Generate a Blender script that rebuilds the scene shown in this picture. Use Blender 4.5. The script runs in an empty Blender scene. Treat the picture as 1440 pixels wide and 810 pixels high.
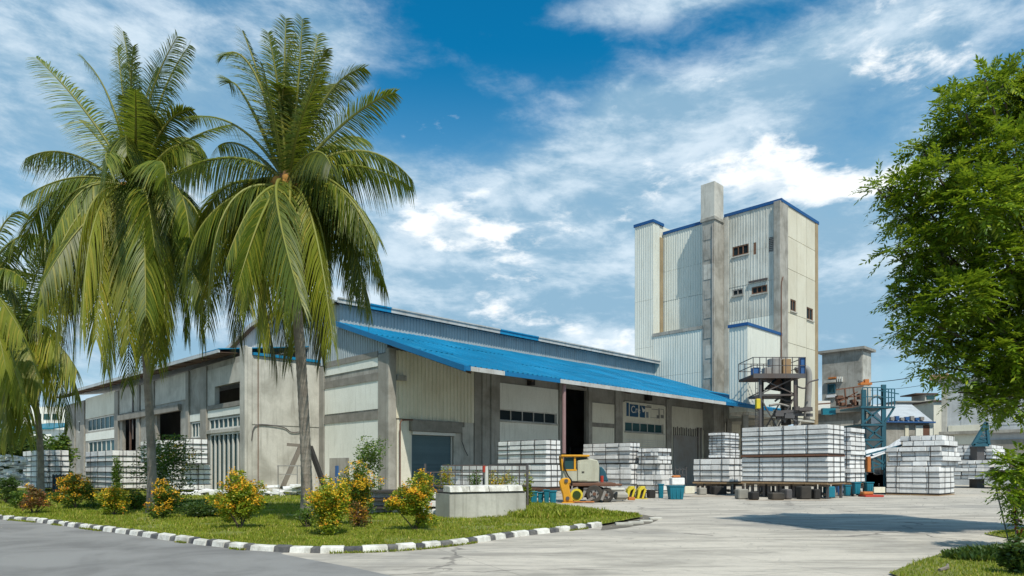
import bpy, math, random
import numpy as np
from mathutils import Vector
R = math.radians
FPX, CX, HY, EYE = 962.0, 720.0, 660.0, 1.6
scene = bpy.context.scene
COL = scene.collection
rnd = random.Random(7)

# ------------------------------------------------------------------ camera
cam_d = bpy.data.cameras.new('camera'); cam = bpy.data.objects.new('camera', cam_d)
COL.objects.link(cam)
cam_d.sensor_width = 36; cam_d.lens = FPX / 1440 * 36
cam_d.shift_y = (HY - 405) / 1440; cam_d.clip_start = 0.1; cam_d.clip_end = 5000
cam.location = (0, 0, EYE); cam.rotation_euler = (R(90), 0, 0)
scene.camera = cam
scene.view_settings.view_transform = 'Standard'; scene.view_settings.look = 'None'
scene.view_settings.gamma = 1; scene.view_settings.exposure = 0.48
try:
    scene.cycles.max_bounces = 6; scene.cycles.transparent_max_bounces = 12
except Exception: pass

# ------------------------------------------------------------------ sun
SUN_EL = R(55)
sx, sy = 0.30, -0.954
sun_dir = Vector((sx*math.cos(SUN_EL), sy*math.cos(SUN_EL), math.sin(SUN_EL)))
sd = bpy.data.lights.new('sun', 'SUN'); sd.energy = 3.25; sd.angle = R(0.6); sd.color = (1, .94, .82)
so = bpy.data.objects.new('sun', sd); COL.objects.link(so)
so.rotation_euler = (-sun_dir).to_track_quat('-Z', 'Y').to_euler(); so.location = (20, -30, 60)

# ------------------------------------------------------------------ world
world = bpy.data.worlds.new('World'); scene.world = world; world.use_nodes = True
nt = world.node_tree; nt.nodes.clear()
class S:
    """tiny expression wrapper round shader math nodes"""
    nt = nt
    def __init__(s, k): s.k = k
    @staticmethod
    def m(op, *a, clamp=False):
        n = S.nt.nodes.new('ShaderNodeMath'); n.operation = op; n.use_clamp = clamp
        for i, x in enumerate(a):
            if isinstance(x, S): S.nt.links.new(x.k, n.inputs[i])
            else: n.inputs[i].default_value = x
        return S(n.outputs[0])
    def __add__(s, o): return S.m('ADD', s, o)
    __radd__ = __add__
    def __sub__(s, o): return S.m('SUBTRACT', s, o)
    def __rsub__(s, o): return S.m('SUBTRACT', o, s)
    def __mul__(s, o): return S.m('MULTIPLY', s, o)
    __rmul__ = __mul__
    def __truediv__(s, o): return S.m('DIVIDE', s, o)
def smooth(x, a, b):
    n = S.nt.nodes.new('ShaderNodeMapRange'); n.interpolation_type = 'SMOOTHSTEP'
    S.nt.links.new(x.k, n.inputs[0]); n.inputs[1].default_value = a; n.inputs[2].default_value = b
    return S(n.outputs[0])
def comb(x, y, z):
    n = S.nt.nodes.new('ShaderNodeCombineXYZ')
    for i, q in enumerate((x, y, z)):
        if isinstance(q, S): S.nt.links.new(q.k, n.inputs[i])
        else: n.inputs[i].default_value = q
    return n.outputs[0]
def fbm(vec, scale, detail=6, rough=.55, dist=0.0, lac=2.0):
    n = S.nt.nodes.new('ShaderNodeTexNoise'); S.nt.links.new(vec, n.inputs['Vector'])
    n.inputs['Scale'].default_value = scale; n.inputs['Detail'].default_value = detail
    n.inputs['Roughness'].default_value = rough; n.inputs['Distortion'].default_value = dist
    n.inputs['Lacunarity'].default_value = lac
    return S(n.outputs[0])
def mixc(f, a, b):
    n = S.nt.nodes.new('ShaderNodeMix'); n.data_type = 'RGBA'
    if isinstance(f, S): S.nt.links.new(f.k, n.inputs[0])
    else: n.inputs[0].default_value = f
    for x, i in ((a, 6), (b, 7)):
        if isinstance(x, tuple): n.inputs[i].default_value = (*x[:3], 1)
        else: S.nt.links.new(x, n.inputs[i])
    return n.outputs[2]
sky = nt.nodes.new('ShaderNodeTexSky'); sky.sky_type = 'NISHITA'; sky.sun_disc = False
sky.sun_elevation = SUN_EL; sky.sun_rotation = math.atan2(sx, sy)
sky.air_density = 1.0; sky.dust_density = 0.6; sky.ozone_density = 2.5
tcn = nt.nodes.new('ShaderNodeTexCoord')
sep = nt.nodes.new('ShaderNodeSeparateXYZ'); nt.links.new(tcn.outputs['Generated'], sep.inputs[0])
dx, dy, dz = S(sep.outputs[0]), S(sep.outputs[1]), S(sep.outputs[2])
az = S.m('ARCTAN2', dx, dy)
el = S.m('ARCSINE', dz)
def azel(px, py):
    a = math.atan((px-CX)/FPX); e = math.atan((HY-py)/math.hypot(FPX, px-CX)); return a, e
def blob(px, py, rx, ry, tilt=0):
    a, e = azel(px, py); rx /= 962; ry /= 962
    p = az - a; q = el - e
    if tilt:
        c, s_ = math.cos(R(tilt)), math.sin(R(tilt))
        p, q = p*c + q*s_, q*c - p*s_
    p = p * (1/rx); q = q * (1/ry)
    return S.m('EXPONENT', (p*p + q*q) * -1.0)
# cloud fields
den = S.m('MAXIMUM', dz, 0.0) + 0.22
plane = comb(dx/den, dy/den, 0.3)
nA = fbm(plane, 2.1, 9, .60, .15)
dirv = comb(dx, dy, dz*1.9)
nB = fbm(dirv, 6.5, 9, .57, .10)
dirv2 = comb(dx + 0.012, dy, dz*1.9 + 0.05)
nB2 = fbm(dirv2, 6.5, 6, .52, .10)
nC = fbm(comb(dx*1.0, dy, dz*2.6), 14.0, 7, .64, .3)
def total(lst):
    t = None
    for w, b in lst:
        q = b*w; t = q if t is None else t + q
    return t
nD = fbm(comb(dx*1.5 + dz*.9, dy, dz*3.6), 3.2, 9, .62, .2)
Wveil = total([(.36, blob(110, 190, 330, 330)), (.34, blob(860, 235, 330, 120, 20)), (.22, blob(1040, 150, 240, 60, 12)),
               (.44, blob(700, 440, 480, 110)), (-.20, blob(690, 40, 200, 90, -12)), (-.14, blob(560, 180, 90, 60)),
               (-.14, blob(1190, 130, 130, 50, 10)), (.26, blob(1340, 50, 170, 80)), (.40, blob(1230, 420, 260, 150)),
               (-.28, blob(1285, 535, 100, 26)), (.24, blob(710, 112, 130, 30, -8)), (-.16, blob(20, 280, 50, 60)),
               (-.20, blob(1010, 50, 220, 34, 6)), (.28, blob(930, 4, 260, 22, 3)), (.2, blob(560, 250, 60, 50)), (.2, blob(880, 120, 60, 60, 40)), (.16, blob(470, 30, 80, 60))])
Wpuff = total([(.21, blob(610, 322, 125, 42, -4)), (.20, blob(1140, 245, 120, 44, 0)), (.19, blob(1215, 262, 70, 26)),
               (.10, blob(900, 190, 150, 70, 20)), (.15, blob(1340, 45, 120, 45)), (.11, blob(975, 110, 55, 26, 20)), (.10, blob(850, 110, 40, 36)),
               (.05, blob(800, 290, 160, 60)), (.10, blob(1210, 380, 60, 60)), (-.05, blob(150, 120, 250, 160)),
               (-.22, blob(700, 40, 260, 90)), (-.12, blob(480, 170, 120, 160)), (-.10, blob(760, 250, 120, 60)), (.05, blob(640, 480, 300, 50))])
base_cov = smooth(dy, .35, -.2)*.24 - 0.015
veil = smooth(nA*.55 + nD*.45 + Wveil + base_cov + (nC-0.5)*0.26, 0.49, 0.90)
puff = smooth(nB + Wpuff + (nC-0.5)*0.42, 0.60, 0.76)
low = smooth(el, R(-1), R(9))
lit = smooth(nB - nB2 + (nC-0.5)*0.45, -0.10, 0.07)
skyc = nt.nodes.new('ShaderNodeMix'); skyc.data_type = 'RGBA'; skyc.blend_type = 'MULTIPLY'; skyc.inputs[0].default_value = 1
nt.links.new(sky.outputs[0], skyc.inputs[6]); skyc.inputs[7].default_value = (0.03, 0.84, 1.08, 1)
upper = smooth(el, R(6), R(32))
base = mixc(upper, (2.9, 4.7, 5.9), skyc.outputs[2])
veilc = mixc(smooth(nD + (nC-0.5)*.35, .40, .66), (2.2, 3.7, 5.0), (5.6, 6.6, 7.4))
c1 = mixc(veil*0.93, base, veilc)
puffc = mixc(lit, (5.5, 6.4, 7.1), (8.4, 8.6, 8.7))
c2 = mixc(puff*0.95, c1, puffc)
ground_side = smooth(el, R(-2), R(0))
c3 = mixc(ground_side, (1.6, 1.5, 1.35), c2)
bg = nt.nodes.new('ShaderNodeBackground'); bg.inputs['Strength'].default_value = 0.095
nt.links.new(c3, bg.inputs[0])
wo = nt.nodes.new('ShaderNodeOutputWorld'); nt.links.new(bg.outputs[0], wo.inputs[0])

# ------------------------------------------------------------------ materials
def newmat(name):
    m = bpy.data.materials.new(name); m.use_nodes = True
    t = m.node_tree; t.nodes.clear(); S.nt = t
    out = t.nodes.new('ShaderNodeOutputMaterial'); b = t.nodes.new('ShaderNodeBsdfPrincipled')
    t.links.new(b.outputs[0], out.inputs[0]); return m, t, b, out
def wmat(name, col, dirt=None, amount=.5, streak=.0, rough=.85, bump=.15, scale=.6, fine=12, metal=0, objvar=0.0, spec=.35, hard=.12):
    m, t, b, out = newmat(name)
    g = t.nodes.new('ShaderNodeNewGeometry'); sp = t.nodes.new('ShaderNodeSeparateXYZ')
    t.links.new(g.outputs['Position'], sp.inputs[0])
    x, y, z = S(sp.outputs[0]), S(sp.outputs[1]), S(sp.outputs[2])
    if dirt is None: dirt = tuple(c*.45 for c in col)
    big = fbm(g.outputs['Position'], scale, 6, .62, .4)
    c = mixc(smooth(big, .5-hard*1.5, .5+hard*2)*amount, col, dirt)
    if streak:
        st = fbm(comb(x*5.0, y*5.0, z*0.35), 1.0, 5, .65)
        c = mixc(smooth(st, .50, .72)*streak, c, tuple(q*.8 for q in dirt))
    fn = fbm(g.outputs['Position'], fine, 5, .65)
    c = mixc(smooth(fn, .35, .7)*.22, c, tuple(q*.55 for q in col))
    if objvar:
        oi = t.nodes.new('ShaderNodeObjectInfo')
        hs = t.nodes.new('ShaderNodeHueSaturation'); t.links.new(c, hs.inputs['Color'])
        v = S(oi.outputs['Random'])*objvar + (1-objvar/2); t.links.new(v.k, hs.inputs['Value']); c = hs.outputs[0]
    t.links.new(c, b.inputs['Base Color'])
    b.inputs['Roughness'].default_value = rough; b.inputs['Metallic'].default_value = metal
    b.inputs['Specular IOR Level'].default_value = spec
    if bump:
        bp = t.nodes.new('ShaderNodeBump'); bp.inputs['Strength'].default_value = bump; bp.inputs['Distance'].default_value = .03
        t.links.new((fn + big).k, bp.inputs['Height']); t.links.new(bp.outputs[0], b.inputs['Normal'])
    return m
def leafmat(name, c1, c2, c3=None, trans=.35, rough=.5, objvar=.25):
    m, t, b, out = newmat(name)
    g = t.nodes.new('ShaderNodeNewGeometry'); oi = t.nodes.new('ShaderNodeObjectInfo')
    r = S(g.outputs['Random Per Island'])
    c = mixc(r, c1, c2)
    if c3: c = mixc(smooth(r, .80, .95), c, c3)
    pn = fbm(g.outputs['Position'], .9, 3, .5)
    hs = t.nodes.new('ShaderNodeHueSaturation'); t.links.new(c, hs.inputs['Color'])
    v = S(oi.outputs['Random'])*objvar + pn*.7 + (.65-objvar/2); t.links.new(v.k, hs.inputs['Value'])
    c = hs.outputs[0]
    t.links.new(c, b.inputs['Base Color']); b.inputs['Roughness'].default_value = rough
    b.inputs['Specular IOR Level'].default_value = .4
    tr = t.nodes.new('ShaderNodeBsdfTranslucent')
    lc = mixc(.35, c, (.35, .42, .03)); t.links.new(lc, tr.inputs[0])
    mx = t.nodes.new('ShaderNodeMixShader'); mx.inputs[0].default_value = trans
    t.links.new(b.outputs[0], mx.inputs[1]); t.links.new(tr.outputs[0], mx.inputs[2]); t.links.new(mx.outputs[0], out.inputs[0])
    return m
M = {}
M['concrete'] = wmat('concrete', (.40,.385,.345), (.17,.16,.135), .85, .65)
M['concrete_pale'] = wmat('concrete_pale', (.56,.545,.49), (.25,.24,.205), .85, .5, scale=.45)
M['concrete_dark'] = wmat('concrete_dark', (.34,.325,.29), (.17,.16,.135), .7, .4)
M['band'] = wmat('band', (.28,.265,.235), (.15,.14,.12), .7, .4, scale=1.2)
M['board'] = wmat('board', (.75,.73,.62), (.50,.47,.37), .5, .45, rough=.7, bump=.05, scale=.4)
M['board_white'] = wmat('board_white', (.82,.83,.76), (.56,.56,.48), .45, .4, rough=.6, bump=.04, scale=.3)
M['corr_cream'] = wmat('corr_cream', (.74,.70,.56), (.50,.46,.33), .4, .45, rough=.6, bump=.04)
M['corr_grey'] = wmat('corr_grey', (.34,.40,.43), (.22,.24,.25), .4, .4, rough=.45, bump=.04)
M['corr_white'] = wmat('corr_white', (.66,.68,.62), (.42,.42,.35), .32, .42, rough=.55, bump=.04, scale=.22, hard=.2)
M['corr_worn'] = wmat('corr_worn', (.58,.59,.54), (.27,.26,.22), .55, .65, rough=.6, bump=.04, scale=.3)
M['panel_cream'] = wmat('panel_cream', (.66,.63,.51), (.46,.40,.28), .4, .35, rough=.6, bump=.04, scale=.25, objvar=.08)
M['stain'] = wmat('stain', (.36,.28,.17), (.2,.15,.09), .5, .4)
def roofmat():
    m, t, b, out = newmat('roof_blue'); g_ = t.nodes.new('ShaderNodeNewGeometry'); sp = t.nodes.new('ShaderNodeSeparateXYZ'); t.links.new(g_.outputs['Position'], sp.inputs[0])
    x, y, z = S(sp.outputs[0]), S(sp.outputs[1]), S(sp.outputs[2])
    along = x*.7137 + y*.7005; down = y*.7137 - x*.7005
    st = fbm(comb(along*3.2, down*.22, 0.0), 1.0, 6, .68); lg = fbm(g_.outputs['Position'], .35, 5, .6, .5); fn = fbm(g_.outputs['Position'], 9, 4, .65)
    c = mixc(smooth(lg, .42, .66)*.6, (.004,.185,.36), (.005,.14,.27))
    c = mixc(smooth(st, .50, .72)*.45, c, (.05,.33,.52))
    c = mixc(smooth(st, .50, .28)*.45, c, (.006,.10,.20))
    c = mixc(smooth(fn, .56, .75)*.3, c, (.14,.24,.30)); rs_ = fbm(comb(along*.8, down*.12, 5.0), 1.0, 6, .7, .3); c = mixc(smooth(rs_, .60, .72)*.4, c, (.10,.20,.25))
    oi = t.nodes.new('ShaderNodeObjectInfo'); hs = t.nodes.new('ShaderNodeHueSaturation'); t.links.new(c, hs.inputs['Color'])
    v = S(oi.outputs['Random'])*.28 + .86; t.links.new(v.k, hs.inputs['Value']); t.links.new(hs.outputs[0], b.inputs['Base Color'])
    b.inputs['Roughness'].default_value = .5; b.inputs['Specular IOR Level'].default_value = .3
    return m
M['roof_blue'] = roofmat()
M['fascia_blue'] = wmat('fascia_blue', (.004,.15,.34), (.01,.08,.20), .4, .2, rough=.5)
M['trim_blue'] = wmat('trim_blue', (.01,.08,.24), (.02,.06,.16), .4, .1, rough=.5)
M['fascia_white'] = wmat('fascia_white', (.50,.51,.50), (.25,.23,.20), .65, .6, rough=.6)
M['roof_grey'] = wmat('roof_grey', (.50,.53,.55), (.30,.30,.30), .5, .2, rough=.5)
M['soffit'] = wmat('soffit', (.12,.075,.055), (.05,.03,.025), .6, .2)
M['dark'] = wmat('dark', (.035,.032,.03), (.015,.015,.015), .5, 0)
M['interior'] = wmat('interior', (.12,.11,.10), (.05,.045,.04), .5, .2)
M['shutter'] = wmat('shutter', (.085,.15,.175), (.06,.10,.12), .4, .1, rough=.5, bump=.03, objvar=.25)
M['frame_white'] = wmat('frame_white', (.66,.66,.62), (.4,.38,.33), .4, .2, rough=.5, bump=.03)
M['frame_brown'] = wmat('frame_brown', (.20,.11,.07), (.09,.05,.03), .5, .2)
M['steel'] = wmat('steel', (.10,.10,.105), (.11,.06,.035), .5, .2, rough=.55, metal=.2, fine=20)
M['steel_grey'] = wmat('steel_grey', (.30,.30,.29), (.18,.12,.08), .5, .3, rough=.5, fine=20)
M['teal_steel'] = wmat('teal_steel', (.02,.105,.15), (.03,.05,.06), .5, .2, rough=.5)
M['blue_steel'] = wmat('blue_steel', (.03,.12,.32), (.05,.05,.08), .4, .2, rough=.5)
M['rust'] = wmat('rust', (.17,.085,.055), (.09,.05,.035), .6, .2)
M['pole'] = wmat('pole', (.30,.19,.19), (.16,.09,.08), .5, .3)
M['orange'] = wmat('orange', (.50,.17,.04), (.28,.10,.04), .4, .2, rough=.5)
M['red'] = wmat('red', (.45,.05,.03), (.25,.03,.02), .3, .1, rough=.45)
M['yellow'] = wmat('yellow', (.66,.32,.02), (.38,.18,.03), .35, .3, rough=.42, bump=.04)
M['lemon'] = wmat('lemon', (.72,.58,.04), (.35,.25,.03), .35, .3, rough=.45)
M['machine'] = wmat('machine', (.46,.46,.37), (.30,.28,.21), .4, .35, rough=.5, bump=.04, scale=1.5)
M['tyre'] = wmat('tyre', (.035,.033,.03), (.12,.10,.08), .5, 0, rough=.9)
M['teal'] = wmat('teal', (.012,.17,.24), (.01,.09,.13), .3, .2, rough=.4, bump=.03, objvar=.3)
M['wood'] = wmat('wood', (.36,.24,.13), (.16,.10,.06), .5, .3, fine=25)
M['wood_grey'] = wmat('wood_grey', (.22,.19,.16), (.10,.08,.06), .5, .3, fine=25)
M['block'] = wmat('block', (.80,.80,.79), (.52,.51,.49), .55, .4, rough=.85, bump=.3, scale=1.6, fine=9, objvar=.30)
M['batten'] = wmat('batten', (.055,.05,.048), (.03,.025,.02), .5, 0, fine=20)
M['kerb_white'] = wmat('kerb_white', (.76,.75,.70), (.30,.28,.23), .8, .5, bump=.5, scale=3, fine=18)
M['kerb_black'] = wmat('kerb_black', (.05,.052,.06), (.22,.21,.19), .75, .2, bump=.4, scale=3, fine=18)
M['tarp'] = wmat('tarp', (.74,.74,.74), (.5,.48,.45), .4, .1, rough=.6)
M['bark_palm'] = wmat('bark_palm', (.30,.26,.21), (.13,.10,.075), .8, 0, fine=18, bump=.5, scale=2.5)
M['bark'] = wmat('bark', (.13,.10,.07), (.06,.045,.03), .7, .2, fine=18, bump=.5)
M['coconut'] = wmat('coconut', (.38,.19,.04), (.20,.09,.02), .5, 0, scale=4)
M['fibre'] = wmat('fibre', (.20,.11,.05), (.09,.05,.02), .5, 0, scale=4)
M['cable'] = wmat('cable', (.02,.02,.02), None, .2, 0)
M['sign_blue'] = wmat('sign_blue', (.015,.085,.18), (.02,.06,.12), .4, .2, rough=.5, bump=.02)
M['sign_grey'] = wmat('sign_grey', (.20,.20,.19), (.12,.12,.11), .4, .2, rough=.6, bump=.02)
M['sign_white'] = wmat('sign_white', (.72,.72,.68), None, .1, 0, rough=.6, bump=.0)
M['palm_leaf'] = leafmat('palm_leaf', (.06,.10,.012), (.15,.185,.02), (.26,.25,.03), .38, .45, .7)
M['palm_old_sunlit'] = leafmat('palm_old_sunlit', (.18,.21,.016), (.24,.26,.022), (.36,.31,.04), .44, .5, .3)  # old drooping fronds; sunlit yellow-green of the lower front ones is in the colour
M['palm_dry'] = leafmat('palm_dry', (.13,.12,.05), (.08,.10,.03), (.20,.15,.08), .25, .6, .3)
M['rachis'] = wmat('rachis', (.17,.19,.03), (.22,.17,.03), .5, 0, rough=.5)
M['tree_leaf'] = leafmat('tree_leaf', (.07,.145,.008), (.18,.29,.012), (.36,.44,.025), .44, .42, 0)
M['bush_leaf'] = leafmat('bush_leaf', (.05,.11,.012), (.10,.18,.02), (.20,.25,.03), .3, .45, .2)
M['bush_dark'] = leafmat('bush_dark', (.025,.06,.012), (.06,.11,.02), (.10,.15,.03), .3, .45, .2)
M['lime_leaf'] = leafmat('lime_leaf', (.13,.22,.012), (.28,.32,.02), (.50,.40,.03), .3, .45, .15)
M['orange_flower'] = leafmat('orange_flower', (.78,.38,.02), (.85,.55,.03), (.74,.17,.03), .3, .6, .1)
M['yellow_flower'] = leafmat('yellow_flower', (.72,.44,.02), (.80,.55,.03), (.80,.26,.02), .3, .6, .1)
M['red_leaf'] = leafmat('red_leaf', (.20,.07,.03), (.12,.12,.03), (.34,.10,.03), .3, .5, .1)
M['grass'] = leafmat('grass', (.16,.22,.012), (.29,.32,.022), (.46,.38,.09), .3, .6, .0)
def glassmat(name, c):
    m, t, b, out = newmat(name)
    b.inputs['Base Color'].default_value = (*c, 1); b.inputs['Roughness'].default_value = .15
    b.inputs['Specular IOR Level'].default_value = .1; b.inputs['IOR'].default_value = 1.3
    oi = t.nodes.new('ShaderNodeObjectInfo'); S.nt = t
    cc = mixc(S(oi.outputs['Random']), c, tuple(q*2.2 for q in c)); t.links.new(cc, b.inputs['Base Color'])
    return m
M['glass'] = glassmat('glass', (.012,.018,.02))
M['glass_teal'] = glassmat('glass_teal', (.02,.05,.055))
def ground_concrete():
    m, t, b, out = newmat('yard_concrete')
    g = t.nodes.new('ShaderNodeNewGeometry'); sp = t.nodes.new('ShaderNodeSeparateXYZ'); t.links.new(g.outputs['Position'], sp.inputs[0])
    x, y, z = S(sp.outputs[0]), S(sp.outputs[1]), S(sp.outputs[2])
    P = g.outputs['Position']
    a = fbm(P, .16, 6, .6, .6); bn = fbm(comb(x*.35, y*1.5, 0.0), .8, 7, .68, .8); f = fbm(P, 5, 6, .7); ff = fbm(P, 40, 4, .7)
    c = mixc(smooth(bn, .38, .66), (.53,.485,.415), (.31,.285,.245))
    c = mixc(smooth(a, .50, .66)*.6, c, (.22,.21,.195))
    st2 = fbm(P, .9, 5, .6, .3); c = mixc(smooth(st2, .64, .72)*.5, c, (.13,.125,.115))
    grit = fbm(P, 95, 3, .8); c = mixc(smooth(grit, .60, .72)*.5, c, (.16,.15,.13))
    jx = S.m('FRACT', (x*.9 + y*.43)*.22); jy = S.m('FRACT', (y*.9 - x*.43)*.22 + .3)
    jl = smooth(S.m('MINIMUM', jx, jy), .006, .002); c = mixc(jl*.55, c, (.15,.14,.12))
    c = mixc(smooth(f, .45, .75)*.30, c, (.22,.205,.185))
    c = mixc(smooth(ff, .5, .75)*.25, c, (.20,.19,.17))
    tr = fbm(comb(x*.22 + y*.10, y*2.4 - x*.35, 3.0), 1.0, 5, .6, .5)
    c = mixc(smooth(tr, .60, .74)*.45, c, (.19,.185,.18))
    # cracks
    vo = t.nodes.new('ShaderNodeTexVoronoi'); vo.feature = 'DISTANCE_TO_EDGE'; vo.inputs['Scale'].default_value = .15
    dn = t.nodes.new('ShaderNodeTexNoise'); dn.inputs['Scale'].default_value = 1.4; dn.inputs['Detail'].default_value = 6
    t.links.new(P, dn.inputs['Vector'])
    vm = t.nodes.new('ShaderNodeVectorMath'); vm.operation = 'MULTIPLY_ADD'; t.links.new(dn.outputs['Color'], vm.inputs[0])
    vm.inputs[1].default_value = (1.3, 1.3, 0); t.links.new(P, vm.inputs[2]); t.links.new(vm.outputs[0], vo.inputs['Vector'])
    cr = 1 - smooth(S(vo.outputs['Distance']), .002, .011)
    c = mixc(cr*smooth(a, .44, .54)*.65, c, (.12,.11,.10))
    t.links.new(c, b.inputs['Base Color']); b.inputs['Roughness'].default_value = .9; b.inputs['Specular IOR Level'].default_value = .25
    bp = t.nodes.new('ShaderNodeBump'); bp.inputs['Strength'].default_value = .45; bp.inputs['Distance'].default_value = .02
    t.links.new((f + ff*.6 - cr*1.0 + bn*1.2).k, bp.inputs['Height']); t.links.new(bp.outputs[0], b.inputs['Normal'])
    return m
M['yard'] = ground_concrete()
M['asphalt'] = wmat('asphalt', (.26,.255,.245), (.15,.145,.14), .85, 0, bump=.5, scale=.45, fine=60, hard=.08)
M['soil'] = wmat('soil', (.17,.20,.035), (.15,.13,.05), .7, 0, bump=.6, scale=1.2, fine=10)
M['dirt'] = wmat('dirt', (.17,.15,.12), (.10,.09,.07), .7, 0, bump=.6, scale=1.5, fine=10)

# ------------------------------------------------------------------ builders
WL = {}
def wloc(o): return WL.get(o.name, Vector((0,0,0)))
def thing(name, label, cat, loc=(0,0,0), group=None, rz=0):
    o = bpy.data.objects.new(name, None); COL.objects.link(o); o.empty_display_size = .3
    o.location = loc; o.rotation_euler = (0,0,rz); o['label'] = label; o['category'] = cat
    if group: o['group'] = group
    WL[o.name] = Vector(loc); return o
def tag(o, label, cat=None, group=None, kind=None):
    if label: o['label'] = label
    if cat: o['category'] = cat
    if group: o['group'] = group
    if kind: o['kind'] = kind
    return o
def link_obj(name, me, parent):
    o = bpy.data.objects.new(name, me); COL.objects.link(o)
    if parent is not None: o.parent = parent
    WL[o.name] = wloc(parent) if parent is not None else Vector((0,0,0))
    return o
class Fr:
    """vertical plane frame: origin, direction along, outward normal"""
    def __init__(s, o, d, n): s.o = Vector((o[0], o[1], 0)); s.d = Vector((d[0], d[1], 0)); s.n = Vector((n[0], n[1], 0))
    def p(s, t, dep, z): q = s.o + s.d*t + s.n*dep; return Vector((q.x, q.y, z))
    def t(s, px, dep=0):
        k = (px-CX)/FPX; o = s.o + s.n*dep
        return (k*o.y - o.x)/(s.d.x - k*s.d.y)
    def z(s, px, py, dep=0):
        q = s.p(s.t(px, dep), dep, 0); return EYE - (py-HY)/FPX*q.y
class MB:
    def __init__(s): s.v = []; s.f = []; s.mi = []
    def hexa(s, P, mi=0):
        b = len(s.v); s.v += [tuple(q) for q in P]
        for q in ((0,3,2,1),(4,5,6,7),(0,1,5,4),(1,2,6,5),(2,3,7,6),(3,0,4,7)):
            s.f.append(tuple(b+i for i in q)); s.mi.append(mi)
        return s
    def box(s, x0, x1, y0, y1, z0, z1, mi=0):
        return s.hexa([(x0,y0,z0),(x1,y0,z0),(x1,y1,z0),(x0,y1,z0),(x0,y0,z1),(x1,y0,z1),(x1,y1,z1),(x0,y1,z1)], mi)
    def fb(s, fr, t0, t1, d0, d1, z0, z1, mi=0):
        return s.hexa([fr.p(t0,d0,z0),fr.p(t1,d0,z0),fr.p(t1,d1,z0),fr.p(t0,d1,z0),fr.p(t0,d0,z1),fr.p(t1,d0,z1),fr.p(t1,d1,z1),fr.p(t0,d1,z1)], mi)
    def bar(s, p, q, w=.1, h=None, mi=0):
        h = h or w; p, q = Vector(p), Vector(q); d = (q-p).normalized()
        up = Vector((0,0,1)) if abs(d.z) < .95 else Vector((1,0,0))
        a = d.cross(up).normalized()*(w/2); b = a.cross(d).normalized()*(h/2)
        return s.hexa([p-a-b, p+a-b, p+a+b, p-a+b, q-a-b, q+a-b, q+a+b, q-a+b], mi)
    def tube(s, pts, rad, n=8, mi=0, cap=True):
        pts = [Vector(p) for p in pts]
        if not hasattr(rad, '__len__'): rad = [rad]*len(pts)
        b0 = len(s.v)
        for i, p in enumerate(pts):
            d = (pts[min(i+1, len(pts)-1)] - pts[max(i-1, 0)]).normalized()
            up = Vector((0,1,0)) if abs(d.y) < .9 else Vector((1,0,0))
            a = d.cross(up).normalized(); c = a.cross(d).normalized()
            for k in range(n):
                w = 2*math.pi*k/n; s.v.append(tuple(p + (a*math.cos(w) + c*math.sin(w))*rad[i]))
        for i in range(len(pts)-1):
            for k in range(n):
                s.f.append((b0+i*n+k, b0+i*n+(k+1)%n, b0+(i+1)*n+(k+1)%n, b0+(i+1)*n+k)); s.mi.append(mi)
        if cap:
            s.f.append(tuple(b0+k for k in range(n))[::-1]); s.mi.append(mi)
            s.f.append(tuple(b0+(len(pts)-1)*n+k for k in range(n))); s.mi.append(mi)
        return s
    def poly(s, pts, mi=0):
        b = len(s.v); s.v += [tuple(p) for p in pts]; s.f.append(tuple(range(b, b+len(pts)))); s.mi.append(mi); return s
    def prism(s, pts, off, mi=0):
        off = Vector(off); n = len(pts); b = len(s.v); P = [Vector(p) for p in pts]
        s.v += [tuple(p) for p in P] + [tuple(p+off) for p in P]
        s.f.append(tuple(b+i for i in range(n))); s.f.append(tuple(b+n+i for i in range(n))[::-1]); s.mi += [mi, mi]
        for i in range(n):
            j = (i+1) % n; s.f.append((b+j, b+i, b+n+i, b+n+j)); s.mi.append(mi)
        return s
    def build(s, name, mat, parent=None, bev=0, smooth_=False, fix=True):
        me = bpy.data.meshes.new(name); L = wloc(parent) if parent is not None else Vector((0,0,0))
        me.from_pydata([(x-L.x, y-L.y, z-L.z) for x, y, z in s.v], [], s.f)
        mats = mat if isinstance(mat, (list, tuple)) else [mat]
        for m in mats: me.materials.append(M[m] if isinstance(m, str) else m)
        if len(mats) > 1: me.polygons.foreach_set('material_index', s.mi)
        if smooth_: me.polygons.foreach_set('use_smooth', [True]*len(me.polygons))
        if fix:
            import bmesh
            bm = bmesh.new(); bm.from_mesh(me); bmesh.ops.recalc_face_normals(bm, faces=bm.faces)
            if bev: bmesh.ops.bevel(bm, geom=bm.edges[:], offset=bev, segments=1, affect='EDGES', clamp_overlap=True)
            bm.to_mesh(me); bm.free()
        me.update(); return link_obj(name, me, parent)
def numpy_mesh(name, V, Fq, mats, parent=None, mi=None, smooth_=False):
    """V (n,3), Fq (m,k) equal-sided faces"""
    me = bpy.data.meshes.new(name); L = np.array(wloc(parent) if parent is not None else (0,0,0))
    V = (np.asarray(V, dtype=np.float32) - L.astype(np.float32)); Fq = np.asarray(Fq, dtype=np.int32)
    me.vertices.add(len(V)); me.vertices.foreach_set('co', V.ravel())
    k = Fq.shape[1]; me.loops.add(Fq.size); me.loops.foreach_set('vertex_index', Fq.ravel())
    me.polygons.add(len(Fq)); me.polygons.foreach_set('loop_start', np.arange(0, Fq.size, k, dtype=np.int32))
    me.polygons.foreach_set('loop_total', np.full(len(Fq), k, dtype=np.int32))
    for m in mats: me.materials.append(M[m])
    if mi is not None: me.polygons.foreach_set('material_index', np.asarray(mi, dtype=np.int32))
    me.update(calc_edges=True); me.validate()
    return link_obj(name, me, parent)
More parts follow.
